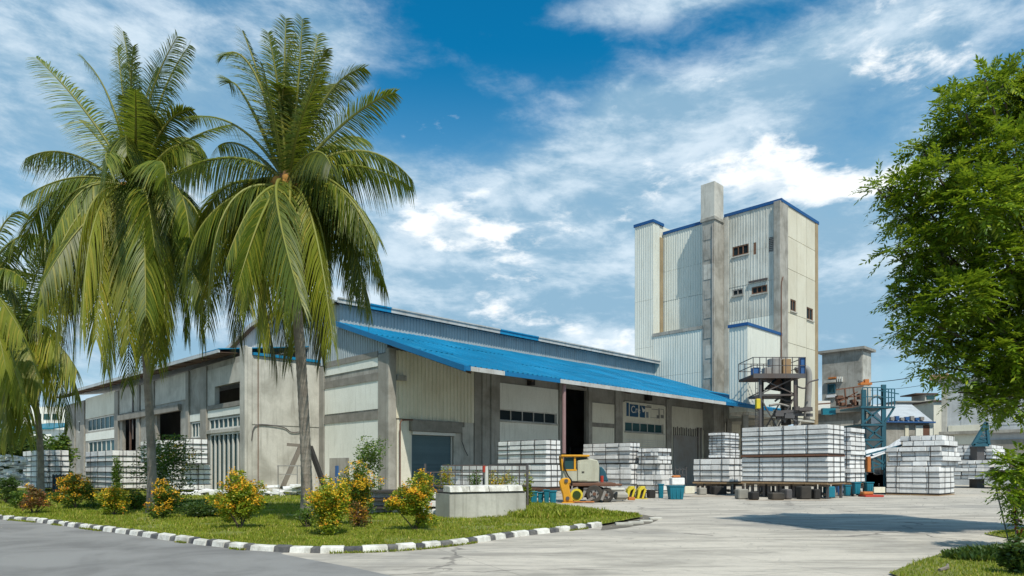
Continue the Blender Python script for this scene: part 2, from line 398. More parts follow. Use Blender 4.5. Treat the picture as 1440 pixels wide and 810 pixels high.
def P3(px, py, Y): return Vector(((px-CX)/FPX*Y, Y, EYE-(py-HY)/FPX*Y))
def G(px, py, z=0.0):
    Y = (EYE-z)*FPX/(py-HY); return Vector(((px-CX)/FPX*Y, Y, z))

def corr(mb, fr, t0, t1, zb, zt, pitch=.35, depth=.05, dep=0.0):
    """vertical corrugated sheet; zb, zt numbers or functions of t"""
    fb_ = zb if callable(zb) else (lambda t: zb); ft = zt if callable(zt) else (lambda t: zt)
    ts = []; t = t0; k = 0; prof = [(0,0),(.55,0),(.65,1),(.90,1),(1.0,0)]
    while t < t1-1e-6:
        for a, d in prof[:-1]:
            q = t + a*pitch
            if q < t1: ts.append((q, d*depth))
        t += pitch
    ts.append((t1, 0)); b = len(mb.v)
    for q, d in ts:
        mb.v.append(tuple(fr.p(q, dep+d, fb_(q)))); mb.v.append(tuple(fr.p(q, dep+d, ft(q))))
    for i in range(len(ts)-1):
        mb.f.append((b+2*i, b+2*i+2, b+2*i+3, b+2*i+1)); mb.mi.append(0)
    # back face gives the sheet body
    mb.hexa([fr.p(t0,dep-.06,fb_(t0)),fr.p(t1,dep-.06,fb_(t1)),fr.p(t1,dep-.012,fb_(t1)),fr.p(t0,dep-.012,fb_(t0)),
             fr.p(t0,dep-.06,ft(t0)),fr.p(t1,dep-.06,ft(t1)),fr.p(t1,dep-.012,ft(t1)),fr.p(t0,dep-.012,ft(t0))])
    return mb
def wall_holes(mb, fr, t0, t1, z0, z1, d0, d1, holes):
    ts = sorted({t0, t1, *[h[0] for h in holes], *[h[1] for h in holes]}); zs = sorted({z0, z1, *[h[2] for h in holes], *[h[3] for h in holes]})
    ts = [t for t in ts if t0 <= t <= t1]; zs = [z for z in zs if z0 <= z <= z1]
    for i in range(len(ts)-1):
        j = 0
        while j < len(zs)-1:
            def free(j): 
                cx, cz = (ts[i]+ts[i+1])/2, (zs[j]+zs[j+1])/2
                return not any(h[0] < cx < h[1] and h[2] < cz < h[3] for h in holes)
            if free(j):
                e = j
                while e+1 < len(zs)-1 and free(e+1): e += 1
                mb.fb(fr, ts[i], ts[i+1], d0, d1, zs[j], zs[e+1]); j = e+1
            else: j += 1
    return mb
def window(fr, t0, t1, z0, z1, n, parent, frame='frame_white', glass='glass', rows=1, dep=-.12, bar=.06, label=None, fw=.08):
    m = MB()
    m.fb(fr, t0, t1, dep-.03, dep+.09, z0, z0+fw); m.fb(fr, t0, t1, dep-.03, dep+.09, z1-fw, z1)
    m.fb(fr, t0, t0+fw, dep-.03, dep+.087, z0+fw, z1-fw); m.fb(fr, t1-fw, t1, dep-.03, dep+.087, z0+fw, z1-fw)
    w = m.build('window', frame, parent)
    if label: w['label'] = label
    W = (t1-t0-2*fw)/n; Hh = (z1-z0-2*fw)/rows
    for i in range(n):
        if i:
            MB().fb(fr, t0+fw+i*W-bar/2, t0+fw+i*W+bar/2, dep-.025, dep+.08, z0+fw, z1-fw).build('mullion', frame, w)
        for j in range(rows):
            MB().fb(fr, t0+fw+i*W+.005, t0+fw+(i+1)*W-.005, dep-.01, dep+.01, z0+fw+j*Hh+.003, z0+fw+(j+1)*Hh-.003).build('pane', glass, w)
    return w

ux, uy = 0.7137, 0.7005
U = (ux, uy); V_ = (-uy, ux); NU = (-ux, -uy); NV = (uy, -ux)
Cc = (-8.19, 45.0)
def UV(a, b): return (Cc[0]+ux*a-uy*b, Cc[1]+uy*a+ux*b)
FC = Fr(Cc, U, NV); FG = Fr(Cc, V_, NU)
EO = UV(0, 8.88); DO = UV(-5.57, 8.88)
FD = Fr(DO, U, NV); FL = Fr(DO, V_, NU)

# ------------------------------------------------------------------ ground
g = MB(); g.poly([(-900,-300,0),(900,-300,0),(900,1500,0),(-900,1500,0)]); tag(g.build('ground','yard',fix=False), None, kind='structure')
kb = [(-420,718),(-260,721),(-100,725),(4,731),(60,736),(120,744),(180,752),(240,761),(300,769),(350,774),(430,778),(500,777.5),(560,775),(610,771),(660,765),(720,756),(780,749),(830,743),(858,739)]
kbp = [G(a, b) for a, b in kb]
def resample(pts, step):
    out = [pts[0]]; acc = 0
    for a, b in zip(pts, pts[1:]):
        L = (b-a).length; d = step-acc
        while d <= L: out.append(a.lerp(b, d/L)); d += step
        acc = L-(d-step)
    return out
def catmull(pts, n=8):
    out = []
    for i in range(len(pts)-1):
        p0, p1, p2, p3 = pts[max(i-1,0)], pts[i], pts[i+1], pts[min(i+2,len(pts)-1)]
        for k in range(n):
            t = k/n; out.append(0.5*((2*p1)+(p2-p0)*t+(2*p0-5*p1+4*p2-p3)*t*t+(3*p1-p0-3*p2+p3)*t**3))
    out.append(pts[-1]); return out
kcurve = catmull(kbp, 8)
# asphalt street along the kerb on the left
asph = [G(560,812), G(500,799), G(430,786), G(395,779)]
back = [p + Vector((0,.05,0)) for p in kcurve if p.x < asph[-1].x][::-1]
ring = [Vector((-1.4,-2,0)), Vector((-60,-2,0)), Vector((-60, 25,0))] + back[::-1] + asph[::-1]
g = MB(); g.poly([(p.x, p.y, .004) for p in ring]); tag(g.build('road','asphalt',fix=False), None, kind='structure')
# lawn
backp = [(905,729),(880,724),(820,716),(745,705),(700,700),(600,697),(520,696),(440,694),(300,690),(150,688),(0,687),(-150,686),(-420,684)]
lawn_poly = [Vector((p.x, p.y+.12, 0)) for p in kcurve] + [G(a, b) for a, b in backp]
LZ = .07
g = MB(); g.poly([(p.x, p.y, LZ) for p in lawn_poly]); lawn = g.build('lawn','soil',fix=False)
tag(lawn, None, kind='structure')
# worn patch where the kerb fades out
g = MB(); g.poly([(q.x, q.y, .008) for q in [G(845,746), G(880,742), G(915,736), G(930,729), G(905,724), G(870,722), G(850,732)]]); tag(g.build('dirt_patch','dirt',fix=False), None, kind='structure')
# kerb of separate painted blocks
kerb = thing('kerb', 'x', 'kerb', tuple(kcurve[0])); del kerb['label']; del kerb['category']; kerb['kind'] = 'structure'
d = 0; i = 0; fine = resample(kcurve, .05); white = True; kr = random.Random(3)
while i < len(fine)-12:
    Ls = kr.choice((8,9,10,11,12)) if white else kr.choice((4,5,6,7))
    j = min(i+Ls, len(fine)-1); m = MB()
    a, b = fine[i], fine[j]; tdir = (b-a).normalized(); nrm = Vector((-tdir.y, tdir.x, 0)); dz_ = kr.uniform(-.014,.012); off = kr.uniform(-.022,.022)
    a2 = a + tdir*.006; b2 = b - tdir*.006
    q = [a2+nrm*off, b2+nrm*off, b2+nrm*(.17+off), a2+nrm*(.17+off)]
    hz = .13+dz_
    m.hexa([Vector((p.x,p.y,-.02)) for p in q] + [Vector((q[0].x,q[0].y,hz-.02))+nrm*.03, Vector((q[1].x,q[1].y,hz-.02))+nrm*.03, Vector((q[2].x,q[2].y,hz)), Vector((q[3].x,q[3].y,hz))])
    m.build('kerb_block', 'kerb_white' if white else 'kerb_black', kerb, bev=.012)
    white = not white; i = j
# fading rough kerb stones at the end
for (a, b, w) in ((866,739,.5),(884,737,.45),(900,734,.4),(914,731,.4)):
    p = G(a, b); MB().box(p.x, p.x+w, p.y, p.y+.2, -.02, kr.uniform(.05,.09)).build('kerb_block','concrete_pale',kerb,bev=.02)
# right verge
verge = [G(1225,812,0)+Vector((0,-2.5,0)), G(1250,808), G(1290,792), G(1330,778), G(1395,768), G(1452,764), Vector((22,14.5,0)), Vector((22,6,0))]
g = MB(); g.poly([(p.x,p.y,.03) for p in verge]); tag(g.build('verge','soil',fix=False), None, kind='structure')
verge2 = [G(1385,752), G(1400,748.5), G(1460,744), Vector((17,17.6,0)), Vector((17,16.2,0)), G(1420,758)]
g = MB(); g.poly([(p.x,p.y,.02) for p in verge2]); tag(g.build('verge_strip','soil',fix=False), None, kind='structure')
g = MB(); g.poly([(p.x,p.y,.012) for p in [G(1288,800), G(1300,786), G(1345,780), G(1350,786), G(1310,800)]]); tag(g.build('dirt_edge','dirt',fix=False), None, kind='structure')

def in_poly(x, y, poly):
    px = np.array([p.x for p in poly]); py = np.array([p.y for p in poly]); ins = np.zeros(len(x), bool); j = len(px)-1
    for i in range(len(px)):
        c = ((py[i] > y) != (py[j] > y)) & (x < (px[j]-px[i])*(y-py[i])/(py[j]-py[i]+1e-12)+px[i]); ins ^= c; j = i
    return ins
def grass(name, poly, n, z, pxr, pyr, h0, h1, label, seed, w=.012, extra_flat=None):
    r = np.random.default_rng(seed)
    a = r.uniform(*pxr, n); b = r.uniform(*pyr, n); Y = EYE*FPX/(b-HY); X = (a-CX)/FPX*Y
    k = in_poly(X, Y, poly); X, Y = X[k], Y[k]; n = len(X)
    cl = (np.sin(X*2.1+np.sin(Y*1.7)*2)+np.sin(Y*2.9+X*.8)+np.sin(X*5.3-Y*4.1)*.6)/2.6
    bare = (np.sin(X*1.3+2*np.sin(Y*.9))+np.sin(Y*1.9-X*.7+1)+.7*np.sin(X*3.7+Y*2.2)) < -1.35; kk = ~(bare & (r.uniform(0,1,n) < .8)); X, Y, cl = X[kk], Y[kk], cl[kk]; n = len(X)
    h = r.uniform(h0, h1, n)*(1+.55*cl)*np.clip(Y/17, .8, 1.5); wd = w*np.clip(Y/14, .8, 2.4)*r.uniform(.7,1.4,n)
    th = r.uniform(0, 2*np.pi, n); lean = r.uniform(.1,.8,n)*h; la = r.uniform(0,2*np.pi,n)
    base = np.stack([X, Y, np.full(n, z-.005)], 1); dd = np.stack([np.cos(th)*wd, np.sin(th)*wd, np.zeros(n)], 1)
    top = base + np.stack([np.cos(la)*lean, np.sin(la)*lean, h], 1)
    V = np.stack([base-dd, base+dd, top], 1).reshape(-1,3); Fq = np.arange(n*3).reshape(-1,3)
    o = numpy_mesh(name, V, Fq, ['grass']); tag(o, label, 'grass', kind='stuff'); return o
grass('grass', lawn_poly, 230000, LZ, (-200, 930), (684, 780), .03, .075, 'short bright green grass covering the planted island behind the striped kerb', 1)
grass('grass', verge, 60000, .03, (1210, 1700), (762, 1000), .03, .09, 'rough green grass in the bottom right corner under the leafy tree', 2)
grass('grass', verge2, 9000, .02, (1380, 1480), (742, 764), .03, .07, 'thin strip of grass beside the road by the orange post', 3)
# taller weeds by the planter and at the kerb end
def weeds(name, cx, cy, rx, ry, n, h, label, seed, mat='bush_leaf', w=.02, z=LZ):
    r = np.random.default_rng(seed); a = r.uniform(0,2*np.pi,n); q = np.sqrt(r.uniform(0,1,n))
    X = cx+np.cos(a)*q*rx; Y = cy+np.sin(a)*q*ry; hh = h*r.uniform(.4,1.1,n)*(1-.5*q); la = r.uniform(0,2*np.pi,n); le = hh*r.uniform(.1,.9,n)
    base = np.stack([X,Y,np.full(n,z)],1); th = r.uniform(0,2*np.pi,n); wd = w*r.uniform(.6,1.3,n)
    dd = np.stack([np.cos(th)*wd, np.sin(th)*wd, np.zeros(n)],1); mid = base+np.stack([np.cos(la)*le*.4,np.sin(la)*le*.4,hh*.6],1); top = base+np.stack([np.cos(la)*le,np.sin(la)*le,hh],1)
    V = np.stack([base-dd*.5, mid-dd, top, mid+dd],1).reshape(-1,3); Fq = np.arange(n*4).reshape(-1,4)
    o = numpy_mesh(name, V, Fq, [mat]); tag(o, label, 'weeds', kind='stuff'); return o
p = G(772,727); weeds('weeds', p.x, p.y, 1.5, 2.2, 3200, .42, 'taller lush green weeds growing right of the concrete planter', 11, 'grass')
p = G(840,728); weeds('weeds', p.x, p.y, 1.4, .8, 1600, .22, 'low green weeds at the tapering tip of the lawn', 12, 'grass')
p = G(630,727); weeds('weeds', p.x, p.y, 2.6, .5, 1800, .2, 'yellowish low weeds along the foot of the concrete planter', 13, 'lime_leaf')
p = G(835,706); weeds('weeds', p.x, p.y, .35, .2, 260, .2, 'small weed tuft growing in the concrete in front of the excavator', 14, 'grass', z=0)
p = G(1395,788); weeds('weeds', p.x, p.y, .8, .5, 1500, .28, 'dark broad leaved weeds in the grass below the orange post', 15, 'bush_dark', .03, z=.03)
p = G(300,714); weeds('weeds', p.x, p.y, 2.2, 1.2, 3200, .35, 'low dark green ground cover right of the tall leafy shrub', 16, 'bush_leaf', .03)
p = G(175,716); weeds('weeds', p.x, p.y, 2.2, .8, 1500, .3, 'low green ground cover between the orange flowering shrubs', 17, 'bush_leaf', .03)
p = G(1330,806); st = MB(); st.tube([(p.x-.1,p.y,.05),(p.x+.1,p.y+.12,.07),(p.x+.22,p.y+.3,.09)], [.025,.03,.02], 6)
tag(st.build('fallen_branch','wood_grey'), 'pale broken stick lying in the grass at the bottom right', 'branch')

# grass creeping out at the foot of the kerb
def kerb_weeds():
    r = np.random.default_rng(77); n = 9000; idx = r.integers(0, len(fine)-1, n); P_ = np.array([[fine[i].x, fine[i].y] for i in idx]); cl = np.sin(idx*.021)+np.sin(idx*.057+1)+np.sin(idx*.13)
    k = cl > .55; P_ = P_[k]; n = len(P_); P_ = P_ + np.stack([r.uniform(-.02,.02,n), -np.abs(r.normal(0,.05,n))],1)
    h = r.uniform(.02,.07,n); th = r.uniform(0,6.28,n); w_ = .012; base = np.stack([P_[:,0],P_[:,1],np.full(n,.005)],1); dd = np.stack([np.cos(th)*w_,np.sin(th)*w_,np.zeros(n)],1)
    top = base+np.stack([r.normal(0,.03,n),r.normal(-.02,.03,n),h],1); V = np.stack([base-dd,base+dd,top],1).reshape(-1,3)
    tag(numpy_mesh('kerb_grass', V, np.arange(n*3).reshape(-1,3), ['grass']), 'patchy grass creeping out along the street side foot of the striped kerb', 'grass', kind='stuff')
kerb_weeds()
def litter():
    r = np.random.default_rng(5); n = 2600; a = r.uniform(-60,1460,n); b = 688+np.abs(r.normal(0,1,n))*38; b = np.clip(b,688,812); Y = EYE*FPX/(b-HY); X_ = (a-CX)/FPX*Y
    k = ~in_poly(X_, Y, lawn_poly); X_, Y = X_[k], Y[k]; n = len(X_); s_ = r.uniform(.006,.022,n)*np.clip(Y/18,.7,2); V = []
    for dx_,dy_,dz_ in ((-1,-.8,0),(1,-.6,0),(.1,1,0),(0,0,1.1)): V.append(np.stack([X_+dx_*s_*r.uniform(.6,1.2,n), Y+dy_*s_, .006+dz_*s_*.8],1))
    V = np.stack(V,1).reshape(-1,3); b0 = np.arange(n)[:,None]*4; Fq = np.concatenate([b0+np.array(q)[None,:] for q in ((0,1,3),(1,2,3),(2,0,3))])
    tag(numpy_mesh('gravel', V, Fq, ['concrete_dark']), 'small stones and grit scattered over the yard concrete', 'gravel', kind='stuff')
litter()

# ------------------------------------------------------------------ factory hall
fac = thing('factory_hall', 'long cream and grey factory hall with a bright blue lean-to roof', 'building', (Cc[0], Cc[1], 0))
def zroof(b): return 7.41 + (b+8.2)*(12.1-7.41)/14.2
tC = lambda px: FC.t(px)
holes = []
def addhole(px0, px1, pya, pyb, pad=0):
    h = (tC(px0), tC(px1), FC.z(px0, pyb) if pyb else 0.0, FC.z(px0, pya)); holes.append(h); return h
h_door = addhole(578, 636, 611, None)
h_w1 = addhole(701, 782, 574.5, 591)
h_bay = (tC(791), tC(825), 0.0, FC.z(791, 545)); holes.append(h_bay)
h_w2 = addhole(878, 932, 592.5, 606.5)
UMAX = 58
m = MB(); wall_holes(m, FC, 0, UMAX, 0, 9.75, -.3, 0, holes); m.build('wall', 'concrete_dark', fac)
# corner column and other columns
def column(px0, px1, z1, dep=.16, mat='concrete', fr=FC, z0=0):
    MB().fb(fr, fr.t(px0), fr.t(px1), -.05, dep, z0, z1).build('column', mat, fac, bev=.02)
MB().fb(FC, -.1, tC(554), -.12, .3, 0, 9.6).build('column', 'concrete', fac, bev=.05)
column(666, 676, 9.2, .12, 'concrete_dark'); column(676, 687, 8.9, .2); column(687, 699, 9.2, .34)
for a, b in ((785,791),(826,831),(864,874),(936,943),(996,1004),(1042,1049),(1084,1090)): column(a, b, 9.0)
# boards / panels
def panel(px0, px1, pytop, mat='board', dep=.08, pybot=None, hl=(), fr=FC, d0=.003):
    z1 = fr.z(px0, pytop); z0 = 0.0 if pybot is None else fr.z(px0, pybot)
    m = MB(); wall_holes(m, fr, fr.t(px0), fr.t(px1), z0, z1, d0, dep, hl); return m.build('wall_panel', mat, fac)
panel(700, 784, 538, 'board_white', hl=[h_w1]); panel(875, 935, 565, 'board', hl=[h_w2])
panel(832, 863, 566, 'board', pybot=594); panel(832, 863, 600, 'board')
panel(944, 995, 571); panel(1005, 1040.5, 580); panel(1050, 1083, 588, 'concrete')
panel(831.5,863.5,594.5,'band',.12,599.5)
# door bay
panel(557, 577, 590, 'board', .1); panel(637, 652, 600, 'concrete_pale', .1); panel(652.2, 665, 594, 'concrete_pale', .07)
mb = MB(); corr(mb, FC, tC(555), tC(665.5), FC.z(555, 588), 9.5, .32, .06, .1); mb.build('wall_sheet','corr_cream',fac)
MB().fb(FC, tC(574), tC(645), .01, .42, FC.z(574,606), FC.z(574,590)).build('lintel','band',fac,bev=.02)
MB().fb(FC, tC(554.2), tC(567), .02, .42, FC.z(553,535), FC.z(553,527.5)).build('beam_stub','concrete_dark',fac,bev=.02)
MB().fb(FC, tC(577), tC(637), .02, .3, FC.z(577,611), FC.z(577,606.5)).build('shutter_box','frame_white',fac,bev=.02)
mb = MB(); z = FC.z(556,590)
mb.tube([FC.p(tC(557),.45,0), FC.p(tC(557),.45,z-.3), FC.p(tC(559),.45,z-.05), FC.p(tC(575),.45,z+.02)], .05, 8); mb.build('pipe','rust',fac)
mb = MB(); mb.tube([FC.p(tC(647),.2,4.8), FC.p(tC(647),.22,3.6), FC.p(tC(651),.22,3.0), FC.p(tC(655),.22,2.6)], .03, 6); mb.build('pipe','steel',fac)
dr = MB(); dr.fb(FC, tC(578.2), tC(579.4), -.2, -.02, 0, h_door[3]-.02); dr.fb(FC, tC(634.8), tC(635.8), -.2, -.02, 0, h_door[3]-.02)
door = dr.build('roller_door', 'frame_white', fac)
ns = 30; hs = h_door[3]/ns
for k in range(ns):
    mm = MB(); mm.fb(FC, tC(579.4), tC(634.8), -.16, -.10, k*hs+.004, (k+1)*hs-.03)
    mm.fb(FC, tC(579.4), tC(634.8), -.17, -.125, (k+1)*hs-.03, (k+1)*hs+.004); mm.build('slat','shutter',door)
window(FC, h_w1[0], h_w1[1], h_w1[2], h_w1[3], 5, fac)
window(FC, h_w2[0], h_w2[1], h_w2[2], h_w2[3], 5, fac, glass='glass_teal')
for k in range(5):
    z = FC.z(877, 618+3.2*k); MB().fb(FC, tC(878), tC(934), .09, .12, z, z+.05).build('ledge_strip','frame_white',fac)
for h_ in (h_w1, h_w2): MB().fb(FC, h_[0]-.12, h_[1]+.12, .082, .2, h_[2]-.12, h_[2]-.01).build('sill','concrete_pale',fac)
# small dark beam ends under the roof
for px, py in ((743,538),(908,560),(1075,590)):
    z = FC.z(px, py); MB().fb(FC, tC(px-2.5), tC(px+2.5), .08, .55, z-.25, z+.25).build('beam_end','dark',fac)
# steel gate with spikes, timber board beside it
za = FC.z(945, 600); zb_ = FC.z(945, 613)
gate = MB().fb(FC, tC(945), tC(978), .1, .16, 0, zb_-.05).build('gate_leaf','steel_grey',fac)
gate['label'] = 'grey sheet steel gate with spiked railing above'
MB().fb(FC, tC(945), tC(979), .12, .2, zb_-.05, zb_+.08).build('gate_rail','steel_grey',gate)
for k in range(14):
    t_ = tC(945.5) + (tC(978.5)-tC(945.5))*k/13
    MB().fb(FC, t_-.03, t_+.03, .13, .19, zb_+.08, za+rnd.uniform(-.1,.12)).build('spike','steel',gate)
for px in (979, 983): MB().fb(FC, tC(px), tC(px+1.4), .12, .26, 0, za+.1).build('gate_post','steel_grey',fac)
MB().fb(FC, tC(985), tC(994.8), .1, .17, 0, FC.z(985,605)).build('timber_board','lemon' if 0 else 'corr_cream',fac)
# sign on the panel
sg = MB(); z1 = FC.z(878, 564.5); z0 = FC.z(878, 586)
sg.fb(FC, tC(877.5), tC(933), .083, .12, z0-.05, z1+.02); sign = sg.build('wall_sign','board',fac); sign['label'] = 'wall sign with dark blue squares and faint grey lettering'
def sgb(px0, px1, f0, f1, mat='sign_blue', dep=.13, name='sign_block'):
    hh = z1-z0; MB().fb(FC, tC(px0), tC(px1), .119, dep, z0+hh*f0, z0+hh*f1).build(name, mat, sign)
sgb(879.3, 882.8, .05, .93); sgb(884, 896, .04, .86); sgb(898, 905.5, .04, .84)
sgb(907.5, 908.8, .06, .45); sgb(909.3, 910.2, .06, .45)
sgb(905.8, 914.5, .74, .82, 'sign_grey', name='sign_line'); sgb(908, 914.5, .85, .90, 'sign_grey', name='sign_line')
sgb(914.8, 924, .66, .70, 'sign_grey', name='sign_line'); sgb(924.5, 926, .1, .78, 'sign_grey', name='sign_line')
sgb(922, 926, .08, .30, 'sign_grey', name='sign_line'); sgb(927.6, 932, .12, .35, 'sign_grey', name='sign_line'); sgb(927, 931.8, .72, .76, 'sign_grey', name='sign_line')
sgb(931.5, 932.2, .38, .72, 'sign_grey', name='sign_line'); sgb(913, 922, .10, .12, 'sign_grey', name='sign_line')
mb = MB(); hh = z1-z0   # white bird shape on the second block
mb.prism([FC.p(tC(a),.131,z0+hh*f) for a, f in ((900.5,.80),(903,.62),(906,.60),(904,.42),(902.2,.40))], FC.n*.012); mb.build('sign_mark','sign_white',sign)
def text3d(txt, size, fr, t, dep, z, mat, parent, ext=.006):
    cu = bpy.data.curves.new('lettering','FONT'); cu.body = txt; cu.size = size; cu.extrude = ext
    o = bpy.data.objects.new('lettering', cu); COL.objects.link(o)
    dg = bpy.context.evaluated_depsgraph_get(); me = bpy.data.meshes.new_from_object(o.evaluated_get(dg)); bpy.data.objects.remove(o)
    L = wloc(parent)
    for v in me.vertices:
        q = fr.p(t+v.co.x, dep+v.co.z, z+v.co.y); v.co = q-L
    me.materials.clear(); me.materials.append(M[mat]); return link_obj('lettering', me, parent)
text3d('Cre', .95, FC, tC(885.6), .14, z0+hh*.30, 'sign_white', sign)

# gable side wall (facing left) between the hall corner and the annex
m = MB(); m.fb(FG, .1, 8.88, -.3, 0, 0, 9.3); m.build('wall','concrete',fac)
MB().fb(FG, 0.0, FG.t(533), -.1, .1, 0, 9.25).build('column','concrete_dark',fac,bev=.02)
MB().fb(FG, FG.t(457), 8.85, 0.002, .12, 0, 9.2).build('column','concrete_dark',fac,bev=.02)
tg0, tg1 = FG.t(532.6), FG.t(457.4)
def gz(py): return FG.z(495, py)
for (ya, yb, mt, dp) in ((515,525,'board',.05),(535.5,544,'band',.1),(545,582,'board',.05),(586.5,596,'band',.1),(597,694,'board',.05)):
    z1g = gz(ya-5); z0g = gz(yb-3) if yb < 690 else 0
    MB().fb(FG, tg0, tg1, .003, dp, z0g, z1g).build('wall_panel' if mt == 'board' else 'band', 'board_white' if mt == 'board' else mt, fac)
MB().fb(FG, tg0, tg1, .003, .11, gz(510)-.0, gz(505)+.15).build('band','band',fac)
# door board low in that wall
MB().fb(FG, FG.t(492), FG.t(465), .055, .1, 0, FG.z(478,644)).build('door_board','concrete',fac)
MB().fb(FG, FG.t(478), FG.t(475), .1, .22, 0, FG.z(478,655)).build('blue_post','blue_steel',fac)
# corrugated gable
prof = [(0,10.02),(6,12.0),(6.001,13.55),(13,14.75),(20,13.95),(25,12.55),(34,10.2)]
def gtop(b):
    for (a, za_), (c, zc) in zip(prof, prof[1:]):
        if a <= b <= c: return za_ + (zc-za_)*(b-a)/(c-a)
    return prof[-1][1]
mb = MB(); corr(mb, FG, .05, 6.0, 9.32, gtop, .3, .05, .02); mb.build('wall_sheet','corr_grey',fac)
mb = MB(); corr(mb, FG, 6.002, 20, 9.32, gtop, .3, .05, .02); mb.build('wall_sheet','corr_grey',fac)
mb = MB(); corr(mb, FG, 20, 33.9, 9.0, gtop, .3, .05, .02); mb.build('wall_sheet','roof_grey',fac)
FU = Fr(UV(0,6), U, NV)          # clerestory plane
for k in range(14):
    mb = MB(); corr(mb, FU, k*3.0+.01, k*3.0+2.99, 11.9, 13.5, .3, .05, 0); mb.build('wall_sheet','corr_grey' if k < 3 else 'corr_white' if 0 else 'corr_grey',fac)
# upper roof and gutter
def slab(a0, b0, z0_, a1, b1, z1_, th, mb):
    P = []
    for dzz in (0, th):
        for a, b, z in ((a0,b0,z0_),(a1,b0,z0_),(a1,b1,z1_),(a0,b1,z1_)):
            x, y = UV(a, b); P.append((x, y, z+dzz))
    mb.hexa(P); return mb
mb = MB(); slab(-.5, 5.5, 13.52, 42.0, 13, 14.85, .1, mb); mb.build('roof','roof_grey',fac)
mb = MB(); slab(-.5, 13.01, 14.85, 42.0, 20, 14.05, .1, mb); slab(-.5, 20.01, 14.05, 42, 34.5, 10.2, .1, mb); mb.build('roof','roof_grey',fac)
FE = Fr(UV(0,5.45), U, NV)
segs = [(-.55, 519, 'fascia_white'), (519, 549, 'fascia_blue'), (549, 702, 'fascia_white'), (702, 756, 'fascia_blue'), (756, 934, 'fascia_white')]
for a, b, mt in segs:
    t0 = a if a < 0 else FE.t(a); t1 = FE.t(b)
    mm = MB(); mm.fb(FE, t0+.01, t1-.01, -.02, .12, 13.42, 13.78); mm.fb(FE, t0+.01, t1-.01, .12, .2, 13.70, 13.80); mm.build('gutter', 'roof_blue' if mt == 'fascia_blue' else mt, fac)
# rake trims on the far slope
mb = MB()
for (a, za_), (c, zc) in zip(prof[2:], prof[3:]): mb.bar(FG.p(a, .5, za_+.05), FG.p(c, .5, zc+.05), .1, .3)
mb.build('rake_trim','fascia_white',fac)
mb = MB()
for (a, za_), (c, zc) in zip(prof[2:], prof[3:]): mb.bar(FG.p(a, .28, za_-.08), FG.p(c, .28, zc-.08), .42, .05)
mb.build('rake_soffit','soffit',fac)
# blue lean-to roof: ribbed sheets running down the slope
sl = (12.1-7.41)/14.2
nsheet = 14; W = 42.0/nsheet
for k in range(nsheet*3):
    c0, c1 = ((-8.2,-3.5),(-3.5,1.3),(1.3,6.0))[k%3]; k //= 3; sag = rnd.uniform(-.004,.004)
    mb = MB(); a0 = -.35 + k*W*1.006; a1 = a0 + W*1.006 + .02; pts = []; t = a0; pitch = W*1.006/7
    for r_ in range(7):
        for f_, dd in ((0,0),(.62,0),(.70,.055),(.92,.055)): pts.append((a0+pitch*(r_+f_), dd))
    pts.append((a1, 0)); b = len(mb.v)
    for a, dd in pts:
        for bb in (c0-.06, c1):
            x, y = UV(a, bb); mb.v.append((x, y, zroof(bb)+.06+dd+(k%2)*.006+(.03 if bb < c1 else 0.0)+sag*(bb-c0)))
    for i_ in range(len(pts)-1): mb.f.append((b+2*i_, b+2*i_+2, b+2*i_+3, b+2*i_+1)); mb.mi.append(0)
    slab(a0, c0, zroof(c0), a1-.01, c1-.01, zroof(c1-.01), .04, mb)
    mb.build('roof_sheet','roof_blue',fac,fix=False)
# eave fascia in coloured lengths
FV = Fr(UV(0,-8.25), U, NV)
for a, b, mt in ((-1, 661, 'fascia_blue'), (661, 709, 'fascia_white'), (709, 787, 'fascia_blue'), (787, 905, 'fascia_white'), (905,1020,'fascia_white'), (1020, 1086, 'fascia_blue')):
    t0 = -.4 if a < 0 else FV.t(a); t1 = FV.t(b)
    if t1 > t0: MB().fb(FV, t0+.01, t1-.01, .0, .07, 7.22, 7.48).build('fascia', mt, fac)
mb = MB(); mb.hexa([FG.p(-8.3,.35,7.16),FG.p(6.0,.35,zroof(6)-.22),FG.p(6.0,.46,zroof(6)-.22),FG.p(-8.3,.46,7.16),FG.p(-8.3,.35,7.50),FG.p(6.0,.35,zroof(6)+.14),FG.p(6.0,.46,zroof(6)+.14),FG.p(-8.3,.46,7.50)])
mb.build('rake_board','fascia_blue',fac)
for k in range(8):
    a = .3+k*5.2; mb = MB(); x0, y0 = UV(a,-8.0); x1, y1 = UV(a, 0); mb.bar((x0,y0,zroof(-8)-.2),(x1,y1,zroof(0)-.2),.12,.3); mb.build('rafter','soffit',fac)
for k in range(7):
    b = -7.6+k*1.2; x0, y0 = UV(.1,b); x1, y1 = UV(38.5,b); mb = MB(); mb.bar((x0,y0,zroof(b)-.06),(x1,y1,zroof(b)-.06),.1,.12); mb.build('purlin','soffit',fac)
FVi = Fr(UV(0,-7.9), U, NV)
pl = MB(); q = FVi.p(FVi.t(793), 0, 0); pl.tube([(q.x,q.y,0),(q.x,q.y,7.3)], .13, 10); pl.fb(FVi, FVi.t(793)-.2, FVi.t(793)+.2, -.2, .2, 0, .04); pl.build('roof_post','pole',fac)
